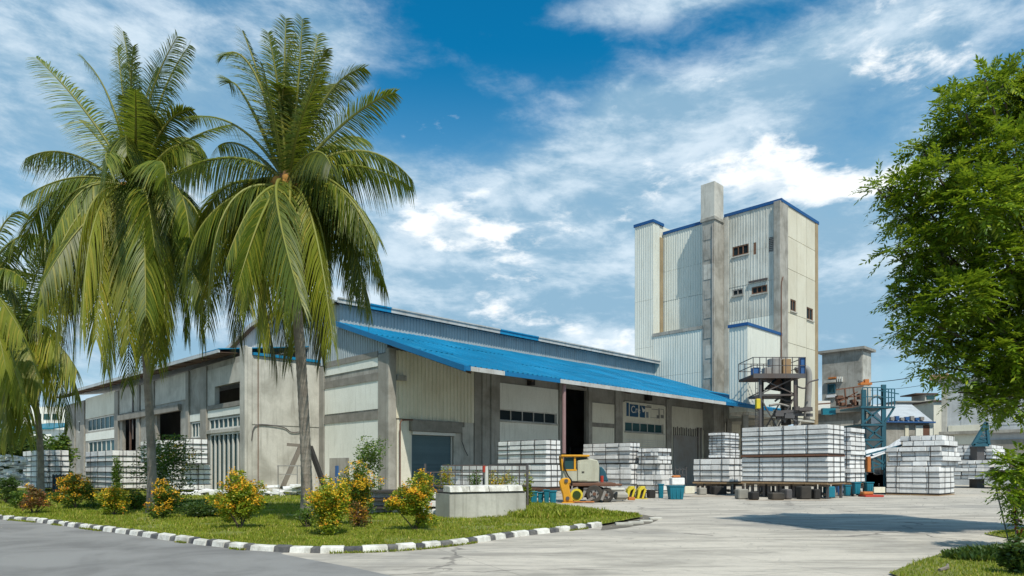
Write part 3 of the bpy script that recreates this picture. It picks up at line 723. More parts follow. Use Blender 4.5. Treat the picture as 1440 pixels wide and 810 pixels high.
# inside of the hall: floor-to-roof back wall and a few stored shapes keep the bay dark
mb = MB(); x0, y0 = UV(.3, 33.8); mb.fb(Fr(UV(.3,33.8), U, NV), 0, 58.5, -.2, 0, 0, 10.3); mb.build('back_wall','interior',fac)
mb = MB(); wall_holes(mb, Fr(UV(57.7,0.0), V_, NU), .05, 33.7, 0, 10.3, -.2, 0, [(2,10,0,8),(13,31,1,9)]); mb.build('end_wall','interior',fac)  # openings in this unseen wall are added to let light into the hall
mb = MB(); slab(42.1, -.3, 9.8, 58, 34, 9.9, .15, mb); mb.build('flat_roof','roof_grey',fac)
mb = MB(); FI = Fr(UV(0,11), U, NV); wall_holes(mb, FI, 6, 41, 0, 11.5, -.15, 0, [(25,27.5,0,5.5),(31,34,0,4)]); mb.build('inner_wall','concrete_dark',fac)
for q_ in (24.2,29,35): MB().fb(FI, q_, q_+.5, .01, .3, 0, 11.4).build('pillar','concrete',fac)
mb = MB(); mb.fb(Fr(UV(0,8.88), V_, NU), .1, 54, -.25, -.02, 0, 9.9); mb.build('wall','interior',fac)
FEnd = Fr(UV(42,0), V_, U); mb = MB()
for (a, za_), (c, zc) in zip(prof[2:], prof[3:]):
    if a < 6.2: a = 6.25
    mb.hexa([FEnd.p(a,-.4,9.9),FEnd.p(c,-.4,9.9),FEnd.p(c,-.2,9.9),FEnd.p(a,-.2,9.9),FEnd.p(a,-.4,za_-.1),FEnd.p(c,-.4,zc-.1),FEnd.p(c,-.2,zc-.1),FEnd.p(a,-.2,za_-.1)])
mb.build('end_gable','roof_grey',fac)

# ------------------------------------------------------------------ low annex on the left
ann = thing('factory_annex', 'low weathered concrete annex with barred gate and dark openings on the left', 'building', (DO[0], DO[1], 0))
tL = lambda px: FL.t(px)
AL = 54.0
def lz(px, py): return FL.z(px, py)
ah = {}
def H_(n, px0, px1, pya, pyb, ref=None):
    r_ = ref or (px0+px1)/2; ah[n] = (tL(px1), tL(px0), max(0, lz(r_, pyb)), lz(r_, pya)); return ah[n]
H_('high', 302, 341, 540, 566.5); H_('grid', 294, 340.5, 586.5, 602.5); H_('gate', 296, 340.5, 608, 700)
H_('small', 269, 283, 593.5, 615.5); H_('big', 220, 254, 578, 640); H_('door', 172, 191, 588, 640)
H_('w1', 123, 160, 586.5, 604.5); H_('w2', 124, 162, 619, 638); H_('slit', 109.5, 113, 592, 608)
m = MB(); wall_holes(m, FL, 0, AL, 0, 9.6, -.3, 0, list(ah.values())); m.build('wall','concrete',ann)
def acol(px0, px1, z1=9.5, dep=.16, mat='concrete_dark'):
    MB().fb(FL, tL(px1), tL(px0), .003, dep, 0, z1).build('column', mat, ann, bev=.02)
MB().fb(FL, -.18, tL(341.3), .003, .22, 0, 10.15).build('column','concrete_pale',ann,bev=.03)
for a, b in ((284,292.5),(263.5,267.5),(214,218.5),(163,168),(114.5,120),(97.5,106.5),(195,198)): acol(a, b)
def apan(px0, px1, pya, pyb, mat='board_white', dep=.05, hl=()):
    r_ = (px0+px1)/2; m = MB(); z0 = max(0.0, lz(r_, pyb)); z1 = lz(r_, pya)
    wall_holes(m, FL, tL(px1), tL(px0), z0, z1, .004, dep, list(hl)); return m.build('wall_panel', mat, ann)
apan(293, 341, 515, 569, 'concrete_pale', .06, [ah['high']]); apan(293, 341, 574, 584.5, 'board_white', .05)
apan(293, 341, 567, 573.5, 'band', .12)
apan(268, 283.7, 582.5, 592.5); apan(121, 162.5, 555, 585.5, 'board'); apan(121, 162.5, 607, 618, 'board_white'); apan(121, 162.5, 640, 690, 'board_white')
apan(199, 213.5, 540, 575, 'concrete_pale', .05); apan(169, 194.5, 545, 580, 'concrete_pale', .05); apan(219,263,530,566,'concrete_pale',.05)
MB().fb(FL, tL(255), tL(169), .01, .3, lz(255, 577.5), lz(255, 568)).build('lintel','band',ann,bev=.02)
MB().fb(FL, tL(341), tL(293), .003, .16, ah['grid'][2]-.30, ah['grid'][2]-.02).build('lintel','concrete_pale',ann,bev=.02)
a = ah['high']; mm = MB(); mm.fb(FL, a[0], a[1], -.25, .1, a[2]-.12, a[2]); mm.fb(FL, a[1]-.25, a[1], -.25, .1, a[2], a[3]); mm.build('window_surround','concrete_pale',ann)
for key, n, rows, gl in (('grid',7,1,'glass_teal'),('small',3,1,'glass_teal'),('w1',6,1,'glass_teal'),('w2',6,1,'glass_teal'),('slit',1,1,'glass')):
    a = ah[key]; window(FL, a[0], a[1], a[2], a[3], n, ann, glass=gl, rows=rows, bar=.10, fw=.10)
a = ah['gate']; gf = MB(); gf.fb(FL, a[0], a[1], -.1, .02, a[3]-.15, a[3]); gf.fb(FL, a[0], a[0]+.12, -.1, .02, 0, a[3]-.15); gf.fb(FL, a[1]-.12, a[1], -.1, .02, 0, a[3]-.15)
gt = gf.build('barred_gate','frame_white',ann)
MB().fb(FL, a[0]+.12, a[1]-.12, -.16, -.13, 0, a[3]-.15).build('pane','glass_teal',gt)
for k in range(1, 7):
    t_ = a[0]+(a[1]-a[0])*k/7; MB().fb(FL, t_-.09, t_+.09, -.11, 0.0, 0, a[3]-.15).build('bar','frame_white',gt)
a = ah['door']; MB().fb(FL, (a[0]+a[1])/2-.1, (a[0]+a[1])/2+.1, -.2, -.05, 0, a[3]).build('door_post','soffit',ann)
mb = MB(); mb.tube([FL.p(tL(188.5),.1,4.5),FL.p(tL(188.5),.1,9.4)], .07, 8); mb.build('downpipe','steel',ann)
# right hand face
FDL = 5.57
m = MB(); m.fb(FD, .05, FDL, -.3, 0, 0, 9.55); m.build('wall','concrete_pale',ann)
MB().fb(FD, -.2, .35, .002, .08, 0, 10.1).build('column','concrete_pale',ann,bev=.03)
MB().fb(FD, .36, FDL-.02, .003, .07, 4.75, 9.35).build('wall_panel','concrete_pale',ann)
MB().fb(FD, .36, FDL-.02, .003, .05, 0, 4.68).build('wall_panel','concrete_pale',ann)
MB().fb(FD, .4, FDL+.3, -.1, .22, 9.56, 9.75).build('flashing','roof_blue',ann)
mb = MB(); pts = [FD.p(.3,.1,3.6), FD.p(.45,.12,4.5), FD.p(1.0,.13,4.75), FD.p(2.6,.13,4.62), FD.p(3.2,.13,4.3), FD.p(4.0,.13,4.4), FD.p(4.3,.13,4.9)]; mb.tube(catmull(pts,4), .035, 6); mb.build('cable','steel',ann)
mb = MB(); mb.tube([FD.p(.75,.12,0),FD.p(.75,.12,9.4)], .03, 6); mb.build('conduit','rust',ann)
# roof with deep eave
def ruv(a, b): return UV(a-5.57, b+8.88)
def rs(a0,b0,z0_,a1,b1,z1_,z2_,z3_,th,mb):
    P = []
    for dzz in (0, th):
        for (a,b,z) in ((a0,b0,z0_),(a1,b0,z1_),(a1,b1,z2_),(a0,b1,z3_)):
            x, y = ruv(a,b); P.append((x,y,z+dzz))
    mb.hexa(P)
nn = 18
for k in range(nn):
    b0 = 1.6+(AL+1.5-1.6)*k/nn; b1 = 1.6+(AL+1.5-1.6)*(k+1)/nn-.01
    e0 = 9.95+.75*(b0/AL); e1 = 9.95+.75*(b1/AL)
    mb = MB(); rs(-1.3,b0,e0,5.5,b1,e0+1.0,e1+1.0,e1,.07,mb); mb.build('roof_sheet','roof_blue' if k == 0 else 'roof_grey',ann)
mb = MB(); x0,y0 = ruv(-1.25,1.65); x1,y1 = ruv(-1.25,AL+1.4); mb.bar((x0,y0,9.88),(x1,y1,10.62),.1,.22); mb.build('gutter','roof_grey',ann)
for k in range(16):
    b = 2.2+k*3.3; e = 9.95+.75*b/AL; mb = MB(); x0,y0 = ruv(-1.15,b); x1,y1 = ruv(.1,b); mb.bar((x0,y0,e-.16),(x1,y1,e-.02),.12,.22); mb.build('rafter','soffit',ann)
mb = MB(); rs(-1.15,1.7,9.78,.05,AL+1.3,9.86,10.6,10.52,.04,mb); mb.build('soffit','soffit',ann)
mb = MB(); mb.fb(Fr(ruv(0,AL), U, (-NV[0],-NV[1])), 0, 5.5, -.3, 0, 0, 9.6); mb.build('wall','concrete',ann)

# ------------------------------------------------------------------ mill tower
TO = UV(42, 0)
tw = thing('mill_tower', 'tall pale corrugated mill tower with concrete shaft and blue roof edge', 'tower', (TO[0], TO[1], 0))
FM = Fr(UV(42,0), V_, NU); FP = Fr(UV(40,0), V_, NU); FRt = Fr(UV(42,-7.6), U, NV); FRet = Fr(UV(40,6.27), U, NV)
ZT = 28.75
def tz(fr, px, py): return fr.z(px, py)
win = {}
def TW(n, fr, px0, px1, pya, pyb):
    r_ = (px0+px1)/2; a, b = sorted((fr.t(px0), fr.t(px1))); win[n] = (a, b, fr.z(r_, pyb), fr.z(r_, pya)); return win[n]
TW('a', FM, 1030, 1053, 345, 359); TW('b', FM, 1059.5, 1063.5, 341, 358); TW('c', FM, 1081, 1091, 333, 354)
TW('d', FM, 1030, 1045, 406.5, 415.5); TW('e', FM, 1057, 1079, 402, 412.5)
TW('f', FRt, 1111, 1119, 421.5, 438); TW('g', FRt, 1134, 1143, 433, 450)
# core
mb = MB(); mb.fb(FM, -7.45, 6.2, -9.1, -.35, 7.0, ZT-.3); mb.build('core','concrete_dark',tw)
rows = [(7.0,12.3),(12.3,17.3),(17.3,20.9),(20.9,24.3),(24.3,ZT)]
def sheet_with_holes(fr, t0, t1, z0, z1, mat, hl, dep=0):
    hl = [h for h in hl if h[1] > t0 and h[0] < t1 and h[3] > z0 and h[2] < z1]
    mb = MB(); ts = sorted({t0, t1, *[max(t0,h[0]) for h in hl], *[min(t1,h[1]) for h in hl]})
    for a, b in zip(ts, ts[1:]):
        c = (a+b)/2; seg = [(z0, z1)]
        for h in hl:
            if h[0] < c < h[1]:
                ns_ = []
                for s0, s1 in seg:
                    if h[2] > s0: ns_.append((s0, min(s1,h[2])))
                    if h[3] < s1: ns_.append((max(s0,h[3]), s1))
                seg = ns_
        for s0, s1 in seg:
            if s1-s0 > .02: corr(mb, fr, a, b, s0, s1, .30, .028, dep)
    return mb.build('wall_sheet', mat, tw)
WH = list(win.values())[:5]
for k, (z0, z1) in enumerate(rows):
    sheet_with_holes(FM, -7.1, -1.5, z0+.012, z1-.012, 'corr_worn' if k > 1 else 'corr_white', WH, dep=(k%2)*.02)
    if z1 > 16.5: sheet_with_holes(FM, .05, 6.2, max(16.5,z0)+.012, z1-.012, 'corr_white', [], dep=(k%2)*.02)
for z0, z1 in ((0,12),(12,16.6)):
    mb = MB(); corr(mb, FP, .02, 6.25, z0+.01, z1-.01, .30, .028, .0); mb.build('wall_sheet','corr_white',tw)
mb = MB(); mb.fb(FP, .05, 6.3, -1.95, -.07, 0, 16.55); mb.build('lower_bay','concrete_dark',tw)
MB().fb(FP, .05, 6.3, -2.0, .1, 16.6, 16.95).build('ledge','concrete',tw)
# left bay
for z0, z1 in ((0,10),(10,15.5),(15.5,20.9),(20.9,29.65)):
    mb = MB(); corr(mb, FP, 6.3, 8.75, z0+.01, z1-.01, .30, .028, .0); mb.build('wall_sheet','corr_white',tw)
mb = MB(); corr(mb, FRet, 0.0, 1.35, 16.9, 29.6, .3, .05, .0); mb.build('wall_sheet','corr_white',tw)
mb = MB(); mb.fb(FP, 6.33, 8.7, -11, -.07, 0, 29.6); mb.build('stair_core','board',tw)
MB().fb(FRet, 1.36, 1.9, -.05, .12, 16.95, 28.2).build('pilaster','stain',tw,bev=.02)
# right face panels
cols = [FRt.t(1107.2), FRt.t(1120.3), FRt.t(1134), FRt.t(1146)]
zs = [7.0, 14.6, 17.7, 22.2, 25.5, ZT]
for i_ in range(3):
    for j in range(5):
        m = MB(); wall_holes(m, FRt, cols[i_]+.035, cols[i_+1]-.035, zs[j]+.025, zs[j+1]-.025, -.1, .03, [win['f'], win['g']]); m.build('wall_panel','panel_cream',tw)
m = MB(); wall_holes(m, FRt, cols[0], cols[3], 7, ZT-.05, -.3, -.09, [win['f'], win['g']]); m.build('wall','stain',tw)
MB().fb(FRt, -.35, cols[0]-.01, -.6, .1, 0, ZT-.1).build('column','concrete',tw,bev=.03)
MB().fb(FM, -7.6, -7.12, .0, .14, 7.0, ZT-.1).build('column','concrete',tw,bev=.03)
MB().fb(FRt, cols[3]+.01, 9.25, -.4, .08, 0, ZT-.1).build('column','stain',tw,bev=.03)
MB().fb(FM, -1.95, -1.45, .0, .10, 7.0, ZT-.1).build('column','concrete_pale',tw)
for key in 'abde':
    a = win[key]; window(FM, a[0], a[1], a[2], a[3], 3 if key in 'ae' else 2, tw, frame='frame_brown' if key != 'd' else 'steel_grey', dep=-.1, fw=.12, bar=.1)
for key in 'fg':
    a = win[key]; window(FRt, a[0], a[1], a[2], a[3], 2, tw, frame='frame_brown', dep=-.1, fw=.12, bar=.1)
for key, fr_w in (('a',FM),('d',FM),('e',FM),('f',FRt),('g',FRt)):
    a = win[key]; MB().fb(fr_w, a[0]-.08, a[1]+.08, .04, .16, a[2]-.14, a[2]-.02).build('sill','concrete_pale',tw)
a = win['c']; lv = MB().fb(FM, a[0], a[1], -.2, -.15, a[2], a[3]).build('louvre_vent','steel_grey',tw)
for k in range(8):
    z = a[2]+(a[3]-a[2])*(k+.5)/8; MB().fb(FM, a[0]+.02, a[1]-.02, -.15, .0, z-.07, z+.04).build('louvre','steel_grey',lv)
z = FM.z(1067, 395); MB().fb(FM, FM.t(1080), FM.t(1054), .08, .25, z-.08, z+.1).build('vent_strip','steel',tw)
# shaft and chimney head
mb = MB(); mb.fb(FP, -1.42, .0, -2.2, .12, 0, 28.0); mb.build('shaft','concrete',tw,bev=.04)
for k in range(9):
    z = 9+k*2.1; MB().fb(FP, -1.3+rnd.uniform(0,.2), -.12-rnd.uniform(0,.3), .121, .16, z+rnd.uniform(0,.3), z+rnd.uniform(1.0,1.8)).build('patch', rnd.choice(('concrete_pale','concrete','band')), tw)
mb = MB(); mb.tube([FP.p(-1.25,.22,7),FP.p(-1.25,.22,27.5)], .06, 6); mb.build('downpipe','steel_grey',tw)
mb = MB(); mb.tube([FRt.p(-.3,.2,7),FRt.p(-.3,.2,20),FRt.p(-.2,.2,20.5),FRt.p(.1,.2,21)], .05, 6); mb.build('downpipe','rust',tw)
MB().fb(FP, -1.5, .12, -1.7, .2, 28.0, 31.9).build('chimney','concrete_pale',tw,bev=.03)
MB().fb(FP, -1.55, .17, -1.75, .25, 27.9, 28.25).build('collar','concrete',tw,bev=.03)
# blue trims
def trim(fr, t0, t1, z, dep=.12, h=.32): MB().fb(fr, t0, t1, -.15, dep, z-h/2, z+h/2).build('roof_trim','trim_blue',tw)
trim(FM, -7.75, -1.45, ZT); trim(FM, .16, 6.2, ZT); trim(FRt, -.1, 9.4, ZT+.003); trim(FP, 6.2, 8.85, 29.75); trim(FRet, -.1, 2.1, 29.753)
mb = MB(); slab(42.1,-7.5,ZT-.2,51.2,6.2,ZT-.2,.15,mb); slab(40.1,6.35,29.5,51,8.65,29.5,.15,mb); mb.build('roof','roof_grey',tw)
# short front block of the tower
FA = Fr(UV(34.75,-7.6), V_, NU); FA2 = Fr(UV(34.75,-7.6), U, NV)
mb = MB(); mb.fb(FA, .05, 1.7, -7.2, -.07, 7.0, 15.0); mb.build('front_block','board',tw)
mb = MB(); corr(mb, FA, .0, 1.75, 7.0, 15.1, .3, .028, 0); mb.build('wall_sheet','corr_white',tw)
mb = MB(); corr(mb, FA2, 0, 7.2, 7.0, 15.05, .3, .025, 0.06); mb.build('wall_sheet','corr_white',tw)
MB().fb(FA, -.1, 1.85, -.1, .14, 15.05, 15.33).build('roof_trim','trim_blue',tw); MB().fb(FA2, -.1, 7.25, -.1, .16, 15.053, 15.333).build('roof_trim','trim_blue',tw)
for a, b in ((35.2,-7.2),(41.8,-7.2),(51,-7.2),(42.3,-1.8),(47,-7.2)):
    x, y = UV(a,b); MB().box(x-.25,x+.25,y-.25,y+.25,0,7.0).build('support_column','concrete',tw)
mb = MB(); slab(42.1,-7.55,6.7,51.2,-.4,6.7,.3,mb); slab(34.9,-7.5,6.75,42,-5.9,6.75,.24,mb); mb.build('floor_slab','concrete_pale',tw)

# ------------------------------------------------------------------ service platform at the tower foot
def P(px, py, Y): return P3(px, py, Y)
def frame_thing(name, label, cat, px, py, Y): 
    q = P3(px, py, Y); return thing(name, label, cat, (q.x, q.y, 0))
sp_ = frame_thing('service_platform', 'dark steel service platform with railings and tank at the foot of the tall tower', 'platform', 1094, 690, 60)
Ya, Yb = 59.5, 62.5
for (px, Y) in ((1069,Ya),(1118,Ya),(1072,Yb),(1120,Yb)):
    q = P3(px,526,Y); MB().bar((q.x,q.y,0),(q.x,q.y,q.z),.2).build('post','steel',sp_)
zd = P3(0,527,Ya).z; xl, xr = P3(1057,0,Ya).x, P3(1130,0,Ya).x
MB().box(xl,xr,Ya-.4,Yb+.4,zd-.22,zd).build('deck','rust',sp_)
MB().box(xl,xr,Ya-.46,Ya-.402,zd-.35,zd+.05).build('deck_edge','steel',sp_)
rl = MB(); n_ = 9
for k in range(n_):
    x = xl+(xr-xl)*k/(n_-1); rl.bar((x,Ya-.38,zd),(x,Ya-.38,zd+1.45),.06); rl.bar((x,Yb+.38,zd),(x,Yb+.38,zd+1.45),.06)
for h_ in (.75,1.45):
    rl.bar((xl,Ya-.38,zd+h_),(xr,Ya-.38,zd+h_),.06); rl.bar((xl,Yb+.38,zd+h_),(xr,Yb+.38,zd+h_),.06)
    rl.bar((xl,Ya-.38,zd+h_),(xl,Yb+.38,zd+h_),.06); rl.bar((xr,Ya-.38,zd+h_),(xr,Yb+.38,zd+h_),.06)
rl.build('railing','steel',sp_)
MB().box(xr-.35,xr-.0,Ya-.3,Ya+.3,zd,zd+1.5).build('cabinet','blue_steel',sp_,bev=.02)
MB().box(xl+.05,xl+.7,Ya-.25,Ya+.3,zd,zd+.6).build('cabinet','blue_steel',sp_,bev=.02)
q = P3(1089,0,61); mb = MB(); mb.tube([(q.x,61,zd),(q.x,61,zd+1.55),(q.x,61,zd+1.65)],[.6,.6,.45],14); mb.build('tank','steel_grey',sp_)
q = P3(1104,0,61); MB().box(q.x-.35,q.x+.35,60.5,61.5,zd,zd+1.55).build('cabinet','wood',sp_,bev=.03)
q = P3(1077,0,61); MB().box(q.x-.3,q.x+.3,60.5,61.3,zd,zd+.8).build('motor','steel_grey',sp_,bev=.05)
zm = P3(0,554,Ya).z; a_, b_ = P3(1069,0,Ya).x, P3(1118,0,Ya).x
MB().box(a_,b_,Ya,Yb,zm-.15,zm).build('lower_deck','steel',sp_)
for (z0,z1) in ((zm,zd-.3),(2.5,zm-.2)):
    for (pa, pb) in (((a_,Ya,z0),(b_,Ya,z1)),((b_,Ya+.12,z0),(a_,Ya+.12,z1)),((a_,Yb,z0),(b_,Yb,z1))): MB().bar(pa,pb,.1).build('brace','steel',sp_)
q = P3(1106,0,60.2); MB().box(q.x-.3,q.x+.3,59.9,60.7,5.5,zd-.22).build('chute','dark',sp_,bev=.03)
mb = MB(); zz = lambda py: P3(0,py,61).z; xx = lambda px: P3(px,0,61).x
mb.prism([(xx(1078),60.4,zz(546)),(xx(1105),60.4,zz(550)),(xx(1098),60.4,zz(537)),(xx(1091),60.4,zz(533))],(0,1.2,0)); mb.build('hopper','soffit',sp_)
for k, (pts, r_, mt) in enumerate((([(1083,566),(1090,562),(1100,566),(1108,564)],.08,'steel'),([(1075,572),(1090,570),(1104,574)],.1,'steel_grey'),([(1122,520),(1134,516),(1140,526),(1139,560),(1137,590)],.3,'steel_grey'),([(1112,545),(1124,548),(1130,540),(1143,536)],.07,'steel'))):
    mb = MB(); mb.tube(catmull([Vector((xx(a),61.4 if k == 2 else 59.9,zz(b))) for a,b in pts],4), r_, 8); mb.build('duct', mt, sp_, smooth_=True)
ld = MB()
for px in (1061,1064): q = P3(px,0,Ya); ld.bar((q.x,Ya-.3,4),(q.x,Ya-.3,zz(540)),.05)
for k in range(14): q = P3(1062.5,0,Ya); ld.bar((q.x-.1,Ya-.3,4.3+k*.33),(q.x+.1,Ya-.3,4.3+k*.33),.04)
ld.build('ladder','steel',sp_)
q = P3(1064,0,Ya-.4); MB().box(q.x-.18,q.x+.18,Ya-.9,Ya-.45,P3(0,576,Ya).z,P3(0,562,Ya).z).build('motor','lemon',sp_,bev=.05)
# cluster of fittings where the blue eave ends
fit = MB(); fr_ = random.Random(5)
for k in range(16):
    px = 1092+fr_.uniform(0,50); py = 576+fr_.uniform(-3,8) + (6 if px < 1110 else 0); q = P3(px,py,58.8); w_ = fr_.uniform(.15,.5)
    fit.box(q.x-w_,q.x+w_,58.6+fr_.uniform(0,.5),59.3,q.z-fr_.uniform(.08,.25),q.z+.1)
fit.bar(P3(1090,580,59),P3(1142,576,59),.25); fit.bar(P3(1100,583,59),P3(1104,594,59),.15); fit.bar(P3(1100,583,59),P3(1120,592,59),.12)
fit.build('fittings','steel',sp_)

# ------------------------------------------------------------------ concrete blockhouse and neighbours
def prism_building(name, label, pxL, pxK, pxR, py_top, Y, mat, cat='building', z0=0, slabmat='concrete_dark', over=.5):
    K = Vector(((pxK-CX)/FPX*Y, Y, 0)); fv = Fr(K, V_, NU); fu = Fr(K, U, NV); L = fv.t(pxL); Rr = fu.t(pxR); zt = EYE-(py_top-HY)/FPX*Y
    o = thing(name, label, cat, (K.x, K.y, 0)); m = MB()
    x = lambda a, b: (K.x+ux*a-uy*b, K.y+uy*a+ux*b)
    def sl_(a0,a1,b0,b1,z0_,z1_,m):
        P_ = [(*x(a0,b0),z0_),(*x(a1,b0),z0_),(*x(a1,b1),z0_),(*x(a0,b1),z0_),(*x(a0,b0),z1_),(*x(a1,b0),z1_),(*x(a1,b1),z1_),(*x(a0,b1),z1_)]; m.hexa(P_)
    sl_(0,Rr,0,L,z0,zt,m); m.build('wall', mat, o)
    if slabmat: m = MB(); sl_(-over,Rr+over,-over,L+over,zt,zt+.35,m); m.build('roof', slabmat, o)
    return o, fv, fu, L, Rr, zt
bh, fv, fu, L, Rr, zt = prism_building('concrete_blockhouse', 'square grey concrete tower block behind the teal steel stairs', 1156, 1212, 1225, 491, 95, 'concrete')
MB().fb(fu,.3,Rr-.3,.002,.06,9.5,zt-.3).build('wall_panel','concrete_pale',bh)
a0, a1 = fv.t(1175), fv.t(1164); window(fv, a0, a1, fv.z(1170,553.5), fv.z(1170,540), 1, bh, frame='teal_steel', glass='glass_teal', dep=.02, fw=.15)
MB().fb(fv, a0-.1, a1+.1, .003, .25, fv.z(1170,559), fv.z(1170,555)).build('sill','tarp',bh)
MB().fb(fv, fv.t(1176), fv.t(1161), .003, .5, fv.z(1168,538.5), fv.z(1168,535)).build('canopy','concrete_pale',bh)
MB().fb(fv, fv.t(1176), fv.t(1166), .003, .4, fv.z(1168,533), fv.z(1168,531)).build('orange_beam','orange',bh)
for px in (1178,1181,1184): MB().fb(fv, fv.t(px+1.3), fv.t(px), .003, .3, fv.z(px,537), fv.z(px,530)).build('bracket','frame_white',bh)
for z in (8,10.5): MB().fb(fv, 0, L, .002, .08, z, z+.12).build('band','concrete_dark',bh)
lb, fv, fu, L, Rr, zt = prism_building('low_concrete_block', 'low flat roofed concrete block between the pale tower and teal stairs', 1125, 1211, 1216, 579, 82, 'concrete')
MB().fb(fv, fv.t(1200), fv.t(1150), .003,.06, 1, zt-1.0).build('wall_panel','concrete_pale',lb)
MB().fb(fv, fv.t(1209), fv.t(1203), .003,.06, 1, zt-1.0).build('recess_shade','concrete_dark',lb)  # recess shade put into the colour of a raised, darker concrete strip
q = P3(1154,575,80); MB().box(q.x-.9,q.x+.9,79.5,80.5,q.z-.2,q.z+.9).build('crate','sign_white',lb); MB().box(q.x-.2,q.x+1.3,79,79.45,q.z-.75,q.z+.0).build('tarpaulin','teal',lb)
ob = MB()
for (a,b,c,d_) in ((1140,569,1168,567),(1176,560,1215,556),(1176,548,1214,543),(1178,566,1206,551),(1188,547,1190,570),(1200,545,1203,570),(1180,574,1214,572)):
    ob.bar(P3(a,b,78),P3(c,d_,78),.14)
ob.build('orange_rails','rust',lb)
ob = MB()
for k in range(10):
    q = P3(1178+k*4+fr_.uniform(-2,2), 566+fr_.uniform(-8,4), 79); w_ = fr_.uniform(.1,.45); ob.box(q.x-w_,q.x+w_,78.7,79.4,q.z-.15,q.z+fr_.uniform(.1,.5))
ob.build('machinery','rust',lb)
# teal stair tower
ts_ = frame_thing('steel_stair_tower', 'teal painted steel stair tower with railings and cross bracing', 'steel structure', 1236, 690, 69)
for px, Y, yt in ((1213,68,548),(1241,68,541),(1216,72,548),(1244,72,541)):
    q = P3(px,yt,Y); MB().bar((q.x,Y,0),(q.x,Y,q.z),.22).build('post','teal_steel',ts_)
for py in (571,596,617): 
    q0, q1 = P3(1211,py,67.8), P3(1258 if py == 571 else 1243,py,67.8); MB().box(q0.x,q1.x,67.8,72.2,q0.z-.18,q0.z).build('deck','teal_steel',ts_)
rl = MB()
for (a,b,ya,yb) in ((1213,1241,545,571),(1241,1258,547,571)):
    for py in (ya,(ya+yb)/2): rl.bar(P3(a,py,67.9),P3(b,py,67.9),.09)
    for k in range(5): px = a+(b-a)*k/4; rl.bar(P3(px,ya,67.9),P3(px,yb,67.9),.08)
rl.bar(P3(1236,549,67.9),P3(1264,554,67.9),.09)
rl.build('railing','teal_steel',ts_)
for (a,b,c,d_) in ((1213,573,1241,595),(1241,573,1213,595),(1213,598,1240,616),(1240,598,1222,616),(1215,620,1241,640),(1241,620,1215,640),(1258,572,1243,596),(1213,645,1241,655)): MB().bar(P3(a,b,68),P3(c,d_,68),.16).build('brace','teal_steel',ts_)
mb = MB(); mb.tube(catmull([P3(a,b,69) for a,b in ((1221,570),(1224,561),(1232,557),(1240,561),(1241,570))],4), .16, 8); mb.build('pipe','steel_grey',ts_,smooth_=True)
mb = MB(); q = P3(1216,540,69); mb.box(q.x-.6,q.x+.55,68.6,69.2,q.z-.12,q.z+.1); mb.box(q.x-.1,q.x+.3,68.7,69.1,q.z+.1,q.z+.45); mb.bar((q.x-.7,68.9,q.z-.1),(q.x+.1,68.9,q.z+.35),.1); mb.build('hoist','orange',ts_)
MB().bar(P3(1207,536,69),P3(1222,541,69),.18).build('hoist_arm','steel',ts_)
# sheds behind
sh = frame_thing('grey_roof_shed', 'pale grey roofed shed with a rusty doorway behind the tarpaulin', 'shed', 1280, 690, 88)
z_ = lambda py, Y=88: P3(0,py,Y).z
mb = MB(); x0,x1 = P3(1243,0,88).x, P3(1318,0,88).x; y1 = 97
mb.hexa([(x0,88,z_(594)),(x1-.6,88,z_(594)),(x1+2,y1,z_(566)+.4),(x0+3.2,y1,z_(566)+.4),(x0,88,z_(592)),(x1-.6,88,z_(592)),(x1+2,y1,z_(564)+.4),(x0+3.2,y1,z_(564)+.4)]); mb.build('roof','roof_grey',sh)
MB().box(x0,x1-.8,88.4,96,0,z_(594)).build('wall','concrete',sh)
for a,b,mt in ((1287,1297,'board_white'),(1297.3,1306,'rust'),(1306.4,1311,'board_white'),(1272,1277,'corr_cream')):
    qa,qb = P3(a,0,88.4).x,P3(b,0,88.4).x; MB().box(qa,qb,88.25,88.398,0,z_(598)).build('wall_panel',mt,sh)
gtr = MB(); gtr.bar((x0-.2,87.9,z_(593)),(x1-.3,87.9,z_(594)),.2); gtr.build('gutter','blue_steel',sh)
for k in range(8): q = P3(1248+k*7,590,87.9); MB().box(q.x-.25,q.x+.2,87.8,88.3,q.z-.1,q.z+.25+.1*(k%3)).build('roof_box','steel_grey' if k%2 else 'blue_steel',sh)
s2 = frame_thing('far_workshop', 'white walled far workshop with raised roof lantern behind the grey roofed shed', 'building', 1290, 690, 102)
x0,x1 = P3(1262,0,102).x,P3(1318,0,102).x; MB().box(x0,x1,102,112,0,P3(0,566,102).z).build('wall','roof_grey',s2)
MB().box(x0-.4,x1+.3,101.6,112,P3(0,566,102).z,P3(0,564,102).z).build('roof','concrete_dark',s2)
x0,x1 = P3(1298,0,104).x,P3(1313,0,104).x; MB().box(x0,x1,103.5,107,P3(0,564,102).z,P3(0,555,104).z).build('lantern','concrete_pale',s2); MB().box(x0-1.6,x1+.2,103.2,107.3,P3(0,555,104).z,P3(0,553.5,104).z).build('lantern_roof','soffit',s2)
x0,x1 = P3(1300,0,104).x,P3(1311,0,104).x; MB().box(x0,x1,103.4,103.498,P3(0,562,104).z,P3(0,557,104).z).build('window','glass_teal',s2)
x0,x1 = P3(1299,0,102).x,P3(1312,0,102).x; MB().box(x0,x1,101.9,101.998,P3(0,580,102).z,P3(0,570,102).z).build('window','glass_teal',s2)
cs = frame_thing('cream_wall_block', 'narrow cream rendered block left of the big grey warehouse', 'building', 1320, 690, 95)
x0,x1 = P3(1313,0,95).x,P3(1333,0,95).x; MB().box(x0,x1,95,101,0,P3(0,565,95).z).build('wall','board',cs); MB().box(x0-.3,x1+.3,94.7,101.3,P3(0,565,95).z,P3(0,563,95).z).build('roof','soffit',cs)
